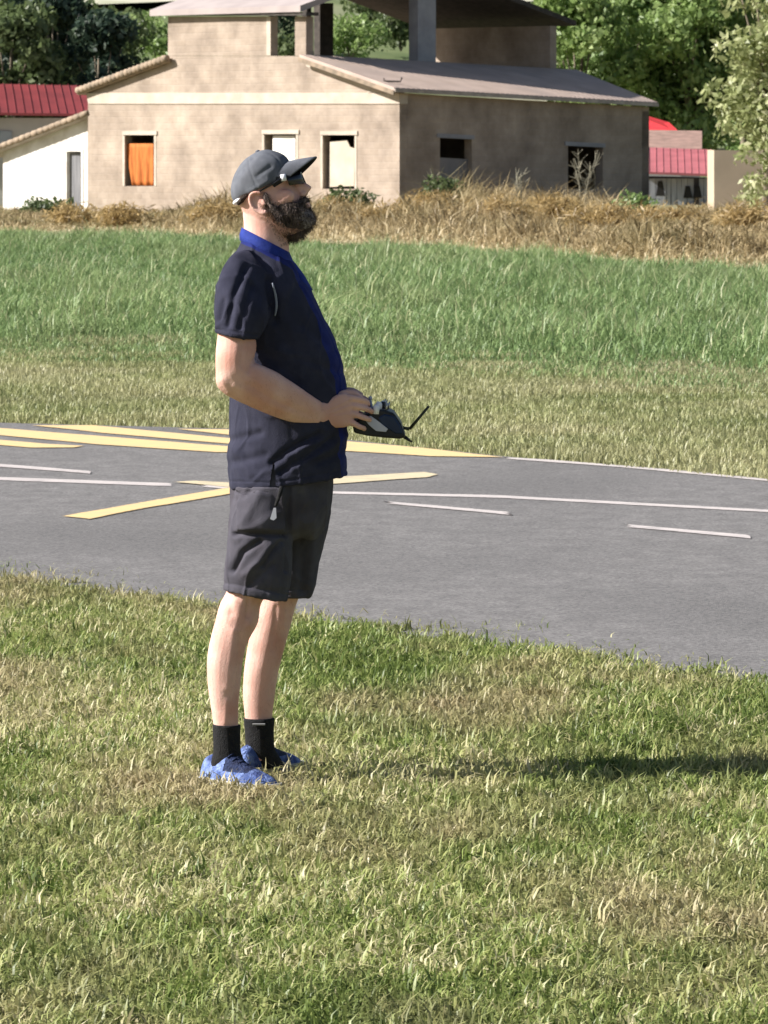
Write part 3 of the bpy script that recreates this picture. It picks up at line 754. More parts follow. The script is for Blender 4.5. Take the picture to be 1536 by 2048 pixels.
# back wall (flat topped) spans the width
A = Vector((pB.x, pB.y, 0)); zb0 = pBb.z - .35; zb1 = pB.z
g = G(); g.prism([A + Vector((0, 0, zb0)), A + eF * WU + Vector((0, 0, zb0)), A + eF * WU + Vector((0, 0, zb1)), A + Vector((0, 0, zb1))], -eS * .25); g.build('loggia_back_wall', M_brick, house)
# left side wall of the upper storey: low parapet behind the front wall + dark posts
def kpt(d, w, z): return K + eS * d + eF * w + Vector((0, 0, z))
zfl = fr(612, 116).z
# floor of the loggia, following the lower roof line
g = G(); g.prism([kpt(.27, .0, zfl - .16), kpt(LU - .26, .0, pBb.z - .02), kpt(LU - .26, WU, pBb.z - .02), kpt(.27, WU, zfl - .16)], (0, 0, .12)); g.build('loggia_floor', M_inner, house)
def pillar(px0, px1, py0, py1, woff, m, name, dep=.3):
    P0 = K + eF * woff
    a, b = onp(px0, py1, P0, nS), onp(px1, py1, P0, nS); c, d = onp(px1, py0, P0, nS), onp(px0, py0, P0, nS)
    g = G(); g.prism([a, b, c, d], eF * dep); return g.build(name, m, house, bevel=.01)
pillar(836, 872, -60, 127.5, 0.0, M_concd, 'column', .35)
pillar(640, 667, 6, 119, WU - .3, M_darkwood, 'column', .25)
pillar(614, 623, 10, 119, WU - .3, M_darkwood, 'column', .2)
# upper roof: ridge parallel to the front; front eave over the front wall, back eave beyond the back wall
zr0 = fr(612, 24).z; slope = (onp(985, 0, K, nS).z - onp(1113, 50, K, nS).z) / abs((onp(985, 0, K, nS) - onp(1113, 50, K, nS)).dot(eS))
zback = onp(1150, 52, K, nS).z; dback = (onp(1150, 52, K, nS) - K).dot(eS)
dfront = -.25; 
# ridge where the slopes meet
zfr = zr0
sl2 = abs(slope)
# front slope is gentler so that its pale surface shows
dr = LU * .45; zrid = zback + sl2 * (dback - dr); 
ov = .45
g = G()
a0 = kpt(dfront, -.05, zfr); a1 = kpt(dfront, WU + ov, zfr); r0 = kpt(dr, -.05, zrid); r1 = kpt(dr, WU + ov, zrid)
g.prism([a0, r0, r1, a1], (0, 0, .16)); g.build('upper_roof', M_roofpink, house)
b0 = kpt(dback, -.05, zback); b1 = kpt(dback, WU + ov, zback)
g = G(); g.prism([r0 + Vector((0, 0, -.004)), b0, b1, r1 + Vector((0, 0, -.004))], (0, 0, .14)); g.build('upper_roof', M_darkwood, house)
# dark strip standing in for the front eave's shadow on the upper wall
g = G(); g.prism([fr(334, 24, .20), fr(612, 24, .20), fr(612, 31, .20), fr(334, 31, .20)], -nF * .45); g.build('eave_shadow_strip', M_darkwood, house)

# --- lean-to on the left with the white wall
shed = thing('lean_to', fr(90, 440, -.4), 'white rendered lean-to with a sloping roof attached left of the block building', 'building')
g = G(); SO = -.30
def fs_(x, y, o=0): return fr(x, y, SO + o)
x0, x1, yb = 6, 176, 455
def ytop(x): return 300 + (236 - 300) * (x - 6) / 170.0
def strip(a, b, yt0, yt1, y2, g):
    g.prism([fs_(a, yt0), fs_(b, yt1), fs_(b, y2), fs_(a, y2)], -nF * .25)
strip(6, 133, ytop(6), ytop(133), yb, g); strip(162, 175.5, ytop(162), ytop(175.5), yb, g)
strip(133, 162, ytop(133), ytop(162), 303, g)
g.build('wall', M_render, shed)
g = G(); P0 = fs_(6, 300); P1 = P0 + eS * 5
g.prism([P0 - eF * .25 - nF * .252, P1 - eF * .25, Vector((P1.x, P1.y, 0)) - eF * .25, Vector((P0.x, P0.y, 0)) - eF * .25 - nF * .252], eF * .25); g.build('side_wall', M_render, shed)
g = G(); g.prism([fs_(134, 306, -.12), fs_(161, 306, -.12), fs_(161, 450, -.12), fs_(134, 450, -.12)], -nF * .05); dr_ = g.build('door', mat('grey_door', (.13, .13, .14), (.20, .20, .21), 4, stretch=(3, 3, .3)), shed)
g = G()
g.prism([fs_(129, 298, .02), fs_(166, 298, .02), fs_(166, 303, .02), fs_(129, 303, .02)], -nF * .06)
g.prism([fs_(162, 303.2, .02), fs_(166, 303.2, .02), fs_(166, 450, .02), fs_(162, 450, .02)], -nF * .06)
g.build('door_frame', M_render, shed)
A, B = fs_(-40, ytop(-40) - 2, .3), fs_(175, ytop(175) - 4, .3)
g = G(); g.prism([A, B, B + eS * 5.5, A + eS * 5.5], (0, 0, .08)); rf = g.build('roof', M_verge, shed)
g = G(); n = 18
for k in range(n):
    a = A.lerp(B, k / n); b = A.lerp(B, (k + 1.15) / n); z = Vector((0, 0, .09))
    g.tube([a + z, b + z], [.09, .072], 8)
g.build('verge_tile', M_tile, rf, smooth=True)

# --- red roofed building behind on the left
M_red = mat('red_sheet_roof', (.22, .040, .042), (.17, .032, .034), 1.2, rough=.6, detail=5)
M_red2 = mat('bright_red_sheet', (.75, .06, .07), (.62, .05, .06), 2, rough=.5)
M_pink = mat('faded_red_sheet', (.47, .15, .165), (.38, .12, .13), 2, rough=.6)
M_bluegrey = mat('blue_grey_wall', (.20, .23, .27), (.30, .33, .37), 2, rough=.8)
M_greywall = mat('pale_grey_wall', (.42, .41, .39), (.34, .33, .31), 1.2, rough=.85)
def P_(x, y, Y): return at(x, y, Y)
b1_ = P_(60, 400, 142); rb = thing('red_roof_house', (b1_.x, 142, 0), 'low grey building with a long dark red roof behind the lean-to', 'building')
g = G(); g.prism([P_(-220, 236, 142), P_(182, 236, 142), P_(182, 430, 142), P_(-220, 430, 142)], (0, 4.5, 0)); g.build('wall', M_greywall, rb)
g = G(); g.prism([P_(-240, 227, 141.4), P_(185, 233, 141.4), P_(170, 176, 144.4), P_(-240, 168, 144.4)], (0, 0, .07)); rr = g.build('roof', M_red, rb)
g = G(); g.prism([P_(-240, 167, 144.4), P_(172, 174, 144.4), P_(172, 179, 144.4), P_(-240, 172, 144.4)], (0, .25, 0)); g.build('ridge_cap', M_greywall, rr)
g = G()
for k in range(26):
    t = k / 25; a = P_(-238 + 422 * t, 227 + 6 * t, 141.4); b = P_(-238 + 407 * t, 168 + 8 * t, 144.4); g.tube([a + Vector((0, 0, .09)), b + Vector((0, 0, .09))], .010, 5)
g.build('roof_rib', M_red, rr)
g = G(); g.prism([P_(-60, 262, 141.98), P_(24, 262, 141.98), P_(24, 300, 141.98), P_(-60, 300, 141.98)], (0, -.03, 0)); g.build('window', M_bluegrey, rb)

# --- small sheds behind on the right
b1_ = P_(1360, 400, 150); rb = thing('red_roof_shed', (b1_.x, 150, 0), 'grey plank shed with a faded pink red roof right of the block building', 'shed')
g = G(); g.prism([P_(1270, 352, 150), P_(1421, 356, 150), P_(1421, 440, 150), P_(1270, 440, 150)], (0, 3.6, 0)); g.build('wall', mat('shed_dark', (.06, .06, .07), (.09, .09, .10), 3), rb)
g = G(); rd = random.Random(3)
x = 1272
M_plank = mat('grey_planks', (.30, .32, .36), (.42, .44, .48), 5, rough=.9, stretch=(2, 2, .3))
while x < 1417:
    wv = rd.uniform(7, 13)
    if not (1316 < x < 1322 or 1370 < x < 1374 or 1388 < x < 1392): g.prism([P_(x, 357, 149.96), P_(x + wv - .8, 357, 149.96), P_(x + wv - .8 + rd.uniform(-1, 1), rd.uniform(400, 432), 149.96), P_(x + rd.uniform(-1, 1), 430, 149.96)], (0, -.03, 0))
    x += wv
g.build('planking', M_plank, rb)
for (px_, a, b_) in ((1321, 362, 392), (1376, 372, 396), (1395, 372, 396)):
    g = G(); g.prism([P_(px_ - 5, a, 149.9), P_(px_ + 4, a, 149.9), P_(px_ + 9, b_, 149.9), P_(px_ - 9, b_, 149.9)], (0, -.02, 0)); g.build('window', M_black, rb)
g = G(); g.prism([P_(1268, 347, 149.4), P_(1427, 353, 149.4), P_(1424, 304, 152.6), P_(1268, 298, 152.6)], (0, 0, .07)); rr = g.build('roof', M_pink, rb)
g = G()
for k in range(12):
    t = k / 11; g.tube([P_(1270 + 155 * t, 347 + 6 * t, 149.4) + Vector((0, 0, .08)), P_(1270 + 152 * t, 298 + 6 * t, 152.6) + Vector((0, 0, .08))], .009, 5)
g.build('roof_rib', M_pink, rr)
b1_ = P_(1340, 400, 158); rb = thing('tiled_shed', (b1_.x, 158, 0), 'low shed with a brownish pink roof behind the grey plank shed', 'shed')
M_brown = mat('brown_pink_tile', (.36, .23, .19), (.24, .16, .13), 3, rough=.9, detail=7)
g = G(); g.prism([P_(1285, 300, 158), P_(1400, 300, 158), P_(1400, 430, 158), P_(1285, 430, 158)], (0, 3, 0)); g.build('wall', M_greywall, rb)
g = G(); g.prism([P_(1280, 302, 157.5), P_(1404, 302, 157.5), P_(1404, 266, 160.5), P_(1280, 264, 160.5)], (0, 0, .07)); g.build('roof', M_brown, rb)
b1_ = P_(1330, 400, 166); rb = thing('bright_red_shed', (b1_.x, 166, 0), 'shed with a bright red roof just above the brownish shed roof', 'shed')
g = G(); g.prism([P_(1270, 262, 166), P_(1350, 262, 166), P_(1350, 420, 166), P_(1270, 420, 166)], (0, 3, 0)); g.build('wall', M_greywall, rb)
g = G(); g.prism([P_(1265, 263, 165.6), P_(1355, 264, 165.6), P_(1338, 248, 167.4), P_(1265, 226, 167.4)], (0, 0, .06)); g.build('roof', M_red2, rb)
b1_ = P_(1520, 440, 124); rb = thing('beige_wall', (b1_.x, 124, 0), 'low beige wall behind the pale leafed tree at the right edge', 'wall')
g = G(); g.prism([P_(1428, 300, 124), P_(1800, 306, 124), P_(1800, 460, 124), P_(1428, 460, 124)], (0, 2.5, 0)); g.build('wall_body', mat('beige_plaster', (.52, .42, .31), (.42, .34, .25), 1.0, rough=.9, detail=8), rb)
g = G(); g.prism([P_(1427, 430, 123.97), P_(1800, 434, 123.97), P_(1800, 438, 123.97), P_(1427, 434, 123.97)], (0, -.03, 0)); g.build('ledge', M_conc, rb)

# weeds and shrubs standing up against the walls
bush('green_shrub', 900, 440, 114, .85, 1.3, M_leaf_olive, 'olive weed clump under the first window of the shaded wall', None, gz=0, n_per=900, lr=.06)
bush('green_shrub', 1265, 440, 114, .8, .85, M_leaf_deep, 'green shrub at the far end of the shaded wall', None, gz=0, n_per=900, lr=.06)
bush('dark_shrub', 1120, 440, 112, .6, .35, M_leaf_deep, 'dark low shrub sunk in the dry weeds under the shaded wall', None, gz=0)
bush('green_shrub', 90, 440, 122, .8, .5, M_leaf_olive, 'low weeds against the white lean-to wall', None, gz=0)
bush('green_shrub', 700, 440, 114, .8, 1.0, M_leaf_olive, 'weed clump under the third front window beside the man’s face', None, gz=0)
M_drybush = leaf_mat('dry_bush_leaves', (.18, .13, .055), (.42, .30, .13), (.64, .50, .26))
for (px_, Y_, r_, h_, lab) in ((470, 104, 1.0, .75, 'dry golden bush left of the man behind his neck'), (250, 108, .9, .55, 'dry golden bush under the orange curtain'), (660, 106, .9, .85, 'dry golden bush just right of the man’s beard'),
                          (760, 101, 1.0, .70, 'dry golden bush below the corner of the building'), (850, 108, 1.0, .95, 'tall dry bush under the first shaded window'), (985, 104, 1.1, .85, 'dry golden bush below the middle of the shaded wall'),
                          (1110, 108, 1.0, .80, 'dry golden bush under the second shaded window'), (1215, 103, .9, .70, 'dry golden bush near the far end of the shaded wall'), (1340, 106, .9, .55, 'dry bush in front of the grey plank shed'), (1480, 104, 1.0, .55, 'dry bush in front of the beige wall'), (140, 112, .8, .45, 'low dry bush in front of the grey lean-to door')):
    bush('dry_bush', px_, 440, Y_, r_, h_, M_drybush, lab, 'dry bushes in the weed strip', gz=0, n_per=620, lr=.085, nc=16, slim=.16)
# bare pale stalks
M_stalk = mat('pale_stalk', (.27, .25, .19), (.20, .19, .14), 8)
def stalks(px, Y, n, hgt, spread, label, m=M_stalk):
    b = at(px, 430, Y); r = thing('dry_stalks', (b.x, Y, 0), label, 'plant'); g = G()
    for i in range(n):
        x = b.x + random.uniform(-spread, spread) * .4; tx = b.x + random.uniform(-spread, spread); h_ = hgt * random.uniform(.6, 1)
        mid = Vector((x * .6 + tx * .4, Y, h_ * .5)); top = Vector((tx, Y + random.uniform(-.2, .2), h_))
        g.tube([(x, Y, 0), mid, top], [.022, .016, .008], 5, sub=2)
        for q in range(5):
            s0 = mid.lerp(top, random.uniform(0, .9)); g.tube([s0, s0 + Vector((random.uniform(-.25, .25), 0, random.uniform(.05, .3)))], [.014, .006], 4)
    g.build('stalk', m, r)
    return r
stalks(1175, 121, 9, 1.75, .45, 'bare pale branches in front of the second shaded window')
stalks(1038, 119, 4, 1.25, .12, 'thin dry stalks standing in the middle of the shaded wall', M_stalk)
stalks(868, 119, 4, 1.2, .15, 'thin dry stalks left of the first shaded window', M_stalk)

# =====================================================================================================
#  THE MAN
# =====================================================================================================
foot = gp(500, 1567); foot.y = 14.0
man = thing('person', (foot.x, 14.0, 0), 'bearded man in grey cap, navy shirt and cargo shorts looking up, holding a remote control', 'person')
def skinmat():
    m = mat('skin', (.62, .36, .295), (.71, .45, .38), 14, rough=.6, spec=.25, bump=.12, bscale=220, c3=(.58, .30, .235), s3=9)
    b = m.node_tree.nodes['Principled BSDF']; b.inputs['Subsurface Weight'].default_value = .12; b.inputs['Subsurface Radius'].default_value = (.02, .008, .005); b.inputs['Subsurface Scale'].default_value = .5
    return m
M_skin = skinmat()
M_shirt = mat('navy_jersey', (.027, .028, .048), (.037, .038, .062), 30, rough=.9, spec=.15, bump=.35, bscale=420, c3=(.026, .027, .045), s3=9)
M_shirtb = mat('blue_jersey', (.008, .014, .10), (.011, .020, .14), 30, rough=.85, spec=.2, bump=.3, bscale=420)
M_collar = mat('royal_blue_knit', (.010, .026, .19), (.015, .036, .25), 40, rough=.8, bump=.3, bscale=300)
M_short = mat('charcoal_cotton', (.066, .063, .079), (.084, .080, .099), 22, rough=.9, spec=.15, bump=.35, bscale=380, c3=(.058, .052, .063), s3=7)
M_sock = mat('black_knit', (.010, .010, .011), (.018, .018, .019), 60, rough=.95, bump=.5, bscale=300)
M_shoe = mat('blue_mesh', (.07, .12, .33), (.24, .33, .62), 34, rough=.8, bump=.6, bscale=160, contrast=(.40, .62), c3=(.03, .05, .16), s3=16)
M_shoed = mat('navy_mesh', (.008, .014, .045), (.02, .035, .10), 40, rough=.8, bump=.6, bscale=160)
M_sole = mat('white_foam', (.62, .62, .64), (.45, .44, .44), 20, rough=.7)
M_cap = mat('grey_twill', (.115, .124, .148), (.142, .152, .178), 50, rough=.9, bump=.35, bscale=500, c3=(.095, .10, .118), s3=12)
M_capd = mat('dark_brim_underside', (.02, .02, .024), (.03, .03, .034), 40, rough=.9)  # darker colour for the underside faces of the brim
M_beard = mat('dark_beard', (.034, .024, .021), (.20, .152, .132), 90, rough=.9, bump=.9, bscale=170, detail=6, stretch=(1, 1, .45))
M_beardg = mat('lit_grey_beard', (.20, .175, .175), (.46, .41, .41), 90, rough=.9, bump=.9, bscale=170, detail=6, stretch=(1, 1, .45))  # grey chin hair, its sunlit lightness put into the colour
M_lens = mat('black_lens', (.006, .006, .009), None, rough=.25, spec=.6)
M_whitep = mat('white_plastic', (.80, .80, .84), None, rough=.35)
M_plast = mat('black_plastic', (.014, .014, .017), (.022, .022, .026), 30, rough=.4)
M_navyp = mat('navy_plastic', (.010, .020, .055), (.014, .028, .07), 10, rough=.3)
M_silver = mat('silver_plastic', (.42, .43, .50), (.50, .50, .57), 10, rough=.35)
M_lip = mat('lip', (.42, .15, .13), None, rough=.5)

# head frame
HO = at(535, 409, 14.0); TIL, YAW = R(23.5), R(-12)
HM = Matrix.Rotation(YAW, 3, 'Z') @ Matrix.Rotation(-TIL, 3, 'Y')
def H(x, y, z): return HO + HM @ Vector((x, y, z))
def Hv(p): return HO + HM @ Vector(p)
def Hinv(co): return (np.asarray(co) - np.array(HO)) @ np.array(HM)
def hrings(g, rows, sub=3, n=32, e=1.0, egg=0.0, mi=0):
    rs = []
    for z, xb, xf, w in cr(rows, sub):
        c = (xb + xf) / 2; a = (xf - xb) / 2; r = []
        for k in range(n):
            q = 2 * math.pi * k / n; cx, cy = math.cos(q), math.sin(q)
            cx = math.copysign(abs(cx) ** e, cx); cy = math.copysign(abs(cy) ** e, cy)
            r.append(H(c + a * cx, w * cy * (1 - egg * cx), z))
        rs.append(r)
    return g.rings(rs, mi)
B = G()
hrings(B, [(.132, .0, .045, .018), (.122, -.022, .066, .045), (.10, -.050, .086, .064), (.07, -.068, .095, .073), (.045, -.073, .099, .075), (.028, -.074, .092, .073),
           (.0, -.070, .094, .071), (-.03, -.058, .097, .066), (-.05, -.038, .099, .060), (-.075, -.018, .097, .054), (-.095, .0, .092, .044), (-.108, .03, .083, .028)], egg=.10, e=.95)
B.tube([H(.092, 0, .042), H(.103, 0, .022), H(.119, 0, .002), H(.127, 0, -.012)], [.008, .0095, .012, .0125], 12, sub=3)      # nose
B.ell(H(.104, 0, .004), (.016, .016, .024), HM); B.ell(H(.108, .011, -.015), (.011, .008, .008), HM); B.ell(H(.108, -.011, -.015), (.011, .008, .008), HM)
for s in (-1, 1):
    B.ell(H(.086, s * .030, .046), (.014, .026, .008), HM)       # brow
    B.ell(H(.058, s * .050, -.006), (.036, .0175, .024), HM)      # cheekbone
    ear = [(.012, .030), (.0, .038), (-.016, .036), (-.025, .020), (-.024, .0), (-.014, -.016), (-.002, -.026), (.008, -.022)]
    B.tube([H(x, s * (.080 - .10 * x), z) for x, z in ear], [.005, .0055, .006, .006, .0055, .005, .0062, .005], 8, sub=3)
    B.ell(H(-.006, s * .076, .004), (.017, .004, .026), HM)
    B.tube([H(.010, s * .076, .012), H(.010, s * .079, -.004)], .0045, 8)
B.ell(H(.1035, 0, -.043), (.012, .022, .0048), HM); B.ell(H(.1015, 0, -.0525), (.012, .020, .0055), HM)
# neck, trunk, arms, hands, legs
limb(B, [(487, 388, 572, 415, 0, .055), (485, 420, 575, 452, 0, .056), (487, 455, 578, 488, 0, .060), (484, 492, 580, 522, 0, .070), (480, 540, 585, 560, 0, .11)], n=28)
limb(B, [(480, 530, 585, 540, 0, .11), (475, 570, 595, 580, 0, .15), (478, 700, 640, 700, 0, .155), (470, 850, 675, 850, 0, .17), (490, 960, 635, 960, 0, .14), (500, 1030, 620, 1030, 0, .12)], e=.85)
# near (right) arm; rows run across the limb
def arm(s, dx=0, dy0=0):
    rows = [(515, 540, 540, 585, .130, .040), (470, 560, 520, 605, .190, .040), (446, 622, 506, 632, .228, .044), (433, 690, 513, 690, .245, .054),
            (431, 740, 510, 722, .252, .050), (436, 775, 523, 730, .250, .047), (470, 800, 555, 745, .238, .045), (520, 822, 590, 768, .218, .041),
            (575, 842, 622, 790, .190, .034), (625, 851, 645, 803, .158, .027), (652, 855, 662, 803, .135, .022)]
    limb(B, [(a, b + dy0, c, d + dy0, s * e_, w) for a, b, c, d, e_, w in rows], sub=4, n=24)
def pp(x, y, dy): return at(x, y, PY + dy)
def hand(s, oy=0):
    # palm: back of the hand faces outwards, fingers wrap forward and under the transmitter, thumb on the stick
    limb(B, [(645, 853 + oy, 655, 800 + oy, s * .138, .020), (665, 856 + oy, 672, 790 + oy, s * .130, .017), (686, 855 + oy, 690, 786 + oy, s * .122, .015), (703, 851 + oy, 703, 794 + oy, s * .117, .011)], sub=4, n=20, e=.8)
    kn = [(701, 797, 0), (704, 812, 1), (703, 828, 2), (699, 844, 3)]
    L_ = [.95, 1.06, 1.0, .8]
    for (x, y, i) in kn:
        k = L_[i]; y += oy
        pts = [pp(x - 8, y, s * .121), pp(x + 3, y, s * .120), pp(x + 24 * k, y + 3 + 2 * i, s * .114), pp(x + 36 * k, y + 9 + 1.2 * i, s * (.096)), pp(x + 37 * k, y + 14 + i, s * .076)]
        B.tube(pts, [.0095, .0098, .0088, .0080, .0066], 10, sub=3)
    # thumb
    B.tube([pp(666, 806 + oy, s * .118), pp(684, 790 + oy, s * .104), pp(705, 787 + oy, s * .086), pp(724, 797 + oy, s * .072)], [.014, .0125, .0105, .0085], 10, sub=3)
arm(-1); hand(-1); arm(1, dy0=-6); hand(1, -5)
# legs
limb(B, [(500, 1000, 560, 1000, -.07, .060), (480, 1090, 560, 1100, -.09, .060), (462, 1160, 545, 1172, -.103, .060), (441, 1205, 520, 1208, -.11, .058), (431, 1240, 516, 1245, -.112, .055),
         (420, 1280, 497, 1282, -.114, .054), (414, 1325, 486, 1325, -.115, .054), (416, 1375, 480, 1375, -.116, .047), (424, 1425, 477, 1425, -.117, .038), (429, 1470, 478, 1470, -.118, .034), (430, 1530, 480, 1530, -.12, .036)], n=24)
limb(B, [(550, 1000, 620, 1000, .07, .060), (545, 1090, 615, 1100, .09, .060), (532, 1160, 606, 1172, .103, .060), (519, 1205, 592, 1210, .11, .056), (506, 1245, 582, 1250, .112, .054),
         (496, 1290, 570, 1292, .114, .053), (489, 1335, 559, 1335, .115, .051), (486, 1385, 550, 1385, .116, .043), (489, 1430, 545, 1430, .117, .036), (492, 1470, 544, 1470, .118, .033), (492, 1520, 544, 1520, .12, .036)], n=24)
def folds(co, no, fl, side=-1):
    px, py = project(co); disp = np.zeros(len(co))
    for pts, wdt, amp in fl:
        best = np.full(len(co), 1e9)
        for (x0, y0), (x1, y1) in zip(pts[:-1], pts[1:]):
            dx, dy = x1 - x0, y1 - y0; t = np.clip(((px - x0) * dx + (py - y0) * dy) / (dx * dx + dy * dy), 0, 1)
            tap = 1
            best = np.minimum(best, np.hypot(px - x0 - t * dx, py - y0 - t * dy))
        disp += amp * np.exp(-(best / wdt) ** 2) * (no[:, 1] * side > -.2)
    return disp
def nz(co, sc, seed):
    return np.array([mnoise.noise((c[0] * sc[0] + seed, c[1] * sc[1], c[2] * sc[2])) for c in co])
def body_def(co, no):
    d = nz(co, (14, 14, 10), 61) * .0014 + nz(co, (45, 45, 30), 63) * .0006
    d += folds(co, no, [([(520, 1196), (512, 1222), (498, 1250)], 7, .004), ([(497, 1200), (494, 1232)], 5, -.004), ([(455, 1195), (462, 1225)], 9, -.004), ([(468, 1262), (462, 1320), (456, 1375)], 8, .003), ([(480, 1270), (476, 1340), (468, 1400)], 4, -.0025),
        ([(455, 1400), (450, 1445)], 5, .002), ([(512, 712), (498, 742)], 5, -.004), ([(500, 770), (560, 806), (620, 830)], 6, -.002), ([(470, 772), (520, 800), (580, 826)], 7, .0025), ([(445, 762), (458, 782)], 7, .003), ([(486, 690), (482, 730)], 6, -.0025),
        ([(652, 822), (700, 798)], 2.2, .0014), ([(654, 828), (703, 812)], 2.2, .0016), ([(654, 833), (702, 829)], 2.2, .0014), ([(644, 803), (641, 853)], 3, -.0015), ([(701, 794), (704, 850)], 3.5, .0022),
        ([(570, 1225), (566, 1250)], 6, .003), ([(552, 1215), (546, 1300)], 5, -.0025)])
    return co + no * d[:, None]
body = remeshed(B, 'body', M_skin, man, voxel=.003, smooth_it=3, deform=body_def)
body['label'] = 'pale sunlit skin of face, arms and legs'

me = body.data; co = np.array([v.co[:] for v in me.vertices]); no = np.array([v.normal[:] for v in me.vertices]); W_ = co + np.array(origin(man)); px_, py_ = project(W_)
sel = np.where(((W_[:, 2] < .62) & (W_[:, 2] > .14)) | ((py_ > 745) & (py_ < 850) & (px_ > 470) & (px_ < 650)))[0]
idx = sel[rng.integers(0, len(sel), 4200)]; p = co[idx] + rng.normal(0, .001, (len(idx), 3)); nrm = no[idx] * .55 + rng.normal(0, .3, (len(idx), 3)); nrm[:, 2] -= .9; nrm /= np.linalg.norm(nrm, axis=1)[:, None]
ln = rng.uniform(.006, .014, len(idx)); sd_ = np.cross(nrm, rng.normal(0, 1, (len(idx), 3))); sd_ /= np.linalg.norm(sd_, axis=1)[:, None]; sd_ *= .00018
V = np.stack([p - sd_, p + sd_, p + nrm * ln[:, None] + no[idx] * .001], 1).reshape(-1, 3)
hb = mesh_np('limb_hair', V, np.arange(len(V)), np.arange(len(idx)) * 3, mat('limb_hair', (.20, .11, .07), None)); hb.parent = man
# ---- shirt
T = G()
limb(T, [(490, 476, 574, 512, 0, .066), (476, 496, 586, 524, 0, .100), (458, 528, 600, 545, 0, .165), (452, 570, 622, 580, 0, .195), (450, 630, 647, 635, 0, .200), (454, 700, 675, 695, 0, .195),
         (460, 770, 692, 765, 0, .192), (459, 850, 695, 845, 0, .190), (456, 910, 695, 905, 0, .190), (459, 950, 695, 935, 0, .190), (460, 975, 695, 951, 0, .188)], sub=5, n=48, e=.86)
for s in (-1, 1):
    limb(T, [(500, 500, 560, 580, s * .11, .07), (468, 508, 545, 600, s * .165, .070), (436, 560, 545, 612, s * .215, .072), (427, 612, 540, 632, s * .237, .072), (428, 650, 528, 660, s * .246, .070), (431, 667, 517, 680, s * .250, .068)], sub=5, n=32)
def shirt_def(co, no):
    d = nz(co, (9, 9, 6), 3) * .006 + nz(co, (22, 22, 12), 9) * .0028 + np.clip(1 - np.abs(nz(co, (13, 13, 7), 41)) * 7, 0, 1) * .0028
    px, py = project(co)
    fl = [([(455, 650), (468, 590), (492, 535)], 7, -.010), ([(480, 655), (492, 610), (505, 570)], 7, -.007), ([(438, 640), (446, 600)], 6, -.006), ([(540, 560), (550, 640)], 9, -.012),
          ([(545, 925), (580, 900), (640, 868)], 8, -.012), ([(560, 945), (610, 918), (668, 878)], 7, -.010), ([(575, 912), (625, 885)], 7, .008), ([(585, 936), (640, 906)], 7, .007),
          ([(458, 962), (545, 966), (694, 940)], 1.8, -.002), ([(430, 658), (516, 670)], 1.8, -.0025), ([(462, 880), (520, 866)], 8, -.006), ([(465, 925), (530, 910)], 9, -.005), ([(470, 900), (500, 950)], 8, .004), ([(560, 700), (640, 735)], 10, .006), ([(590, 715), (680, 745)], 8, -.007),
          ([(610, 650), (665, 700)], 10, -.006), ([(520, 700), (600, 770)], 10, -.006), ([(600, 560), (560, 640), (580, 700)], 11, -.005), ([(690, 905), (640, 925)], 7, -.007), ([(690, 870), (655, 900)], 8, .006)]
    d += folds(co, no, fl)
    return co + no * d[:, None]
def shirt_mat(pc, pn):
    px, py = project(pc)
    lim = np.interp(py, [470, 540, 640, 760, 960], [560, 587, 634, 670, 684])
    yoke = (py < np.interp(px, [480, 520, 600, 640], [486, 505, 545, 560])) & (py < 560)
    return np.where((((px > lim) & (pn[:, 0] > .25) & (py > 505)) | yoke), 1, 0)
def shirt_cut(bm, org):
    dead = []
    for f in bm.faces:
        c = f.calc_center_median() + Vector(org)
        if c.y < 13.95:
            px, py = project([c]); px = px[0]; py = py[0]
            if py > 925 and abs(px - (547 + (py - 925) * -.03)) < 1.5 + (py - 925) * .11: dead.append(f)
    return dead
shirt = remeshed(T, 'shirt', [M_shirt, M_shirtb], man, voxel=.0033, smooth_it=7, deform=shirt_def, matfn=shirt_mat, cut=shirt_cut)
# collar: a knitted band round the neck, low at the front
g = G(); ring_o = []; ring_pts = []
for k in range(40):
    q = 2 * math.pi * k / 40
    cx = 533 + 48 * math.cos(q) ; cyy = 494 + 25 * math.cos(q)
    ring_pts.append(pp(cx, cyy, .074 * math.sin(q)))
n = len(ring_pts); cen = sum(ring_pts, Vector()) / n
vs = []; 
for p in ring_pts:
    o_ = (p - cen).normalized(); up_ = Vector((-.12, 0, 1)).normalized()
    for (a, b) in ((.012, -.022), (.010, -.004), (.000, .020), (-.005, .020), (-.004, -.004), (.002, -.022)): vs.append(p + o_ * a + up_ * b)
fs = []
for k in range(n):
    for j in range(6):
        a = k * 6 + j; b = k * 6 + (j + 1) % 6; c = ((k + 1) % n) * 6 + (j + 1) % 6; d = ((k + 1) % n) * 6 + j
        fs.append((a, b, c, d))
g.add(vs, fs); g.build('collar', M_collar, shirt, smooth=True)
# blue placket running down the chest front
g = G(); pts = [(577, 515), (590, 530), (606, 552), (622, 580)]
for s in (-1,):
    rs_ = []
    for x, y in pts:
        rs_.append([pp(x - 9, y + 4, -.052), pp(x + 3, y, -.012), pp(x + 4, y, .012), pp(x - 8, y + 6, .048), pp(x - 18, y + 8, .02), pp(x - 18, y + 8, -.02)])
    g.rings(rs_)
g.build('placket', M_collar, shirt, smooth=True)
# light piping at the sleeve seam, white logo on the chest
g = G(); g.tube([pp(545, 566, -.2215), pp(551, 590, -.212), pp(553, 612, -.208), pp(550, 632, -.206)], [.002, .0035, .0035, .002], 8, sub=3); g.build('piping', mat('grey_piping', (.20, .22, .28), None, rough=.6), shirt, smooth=True)

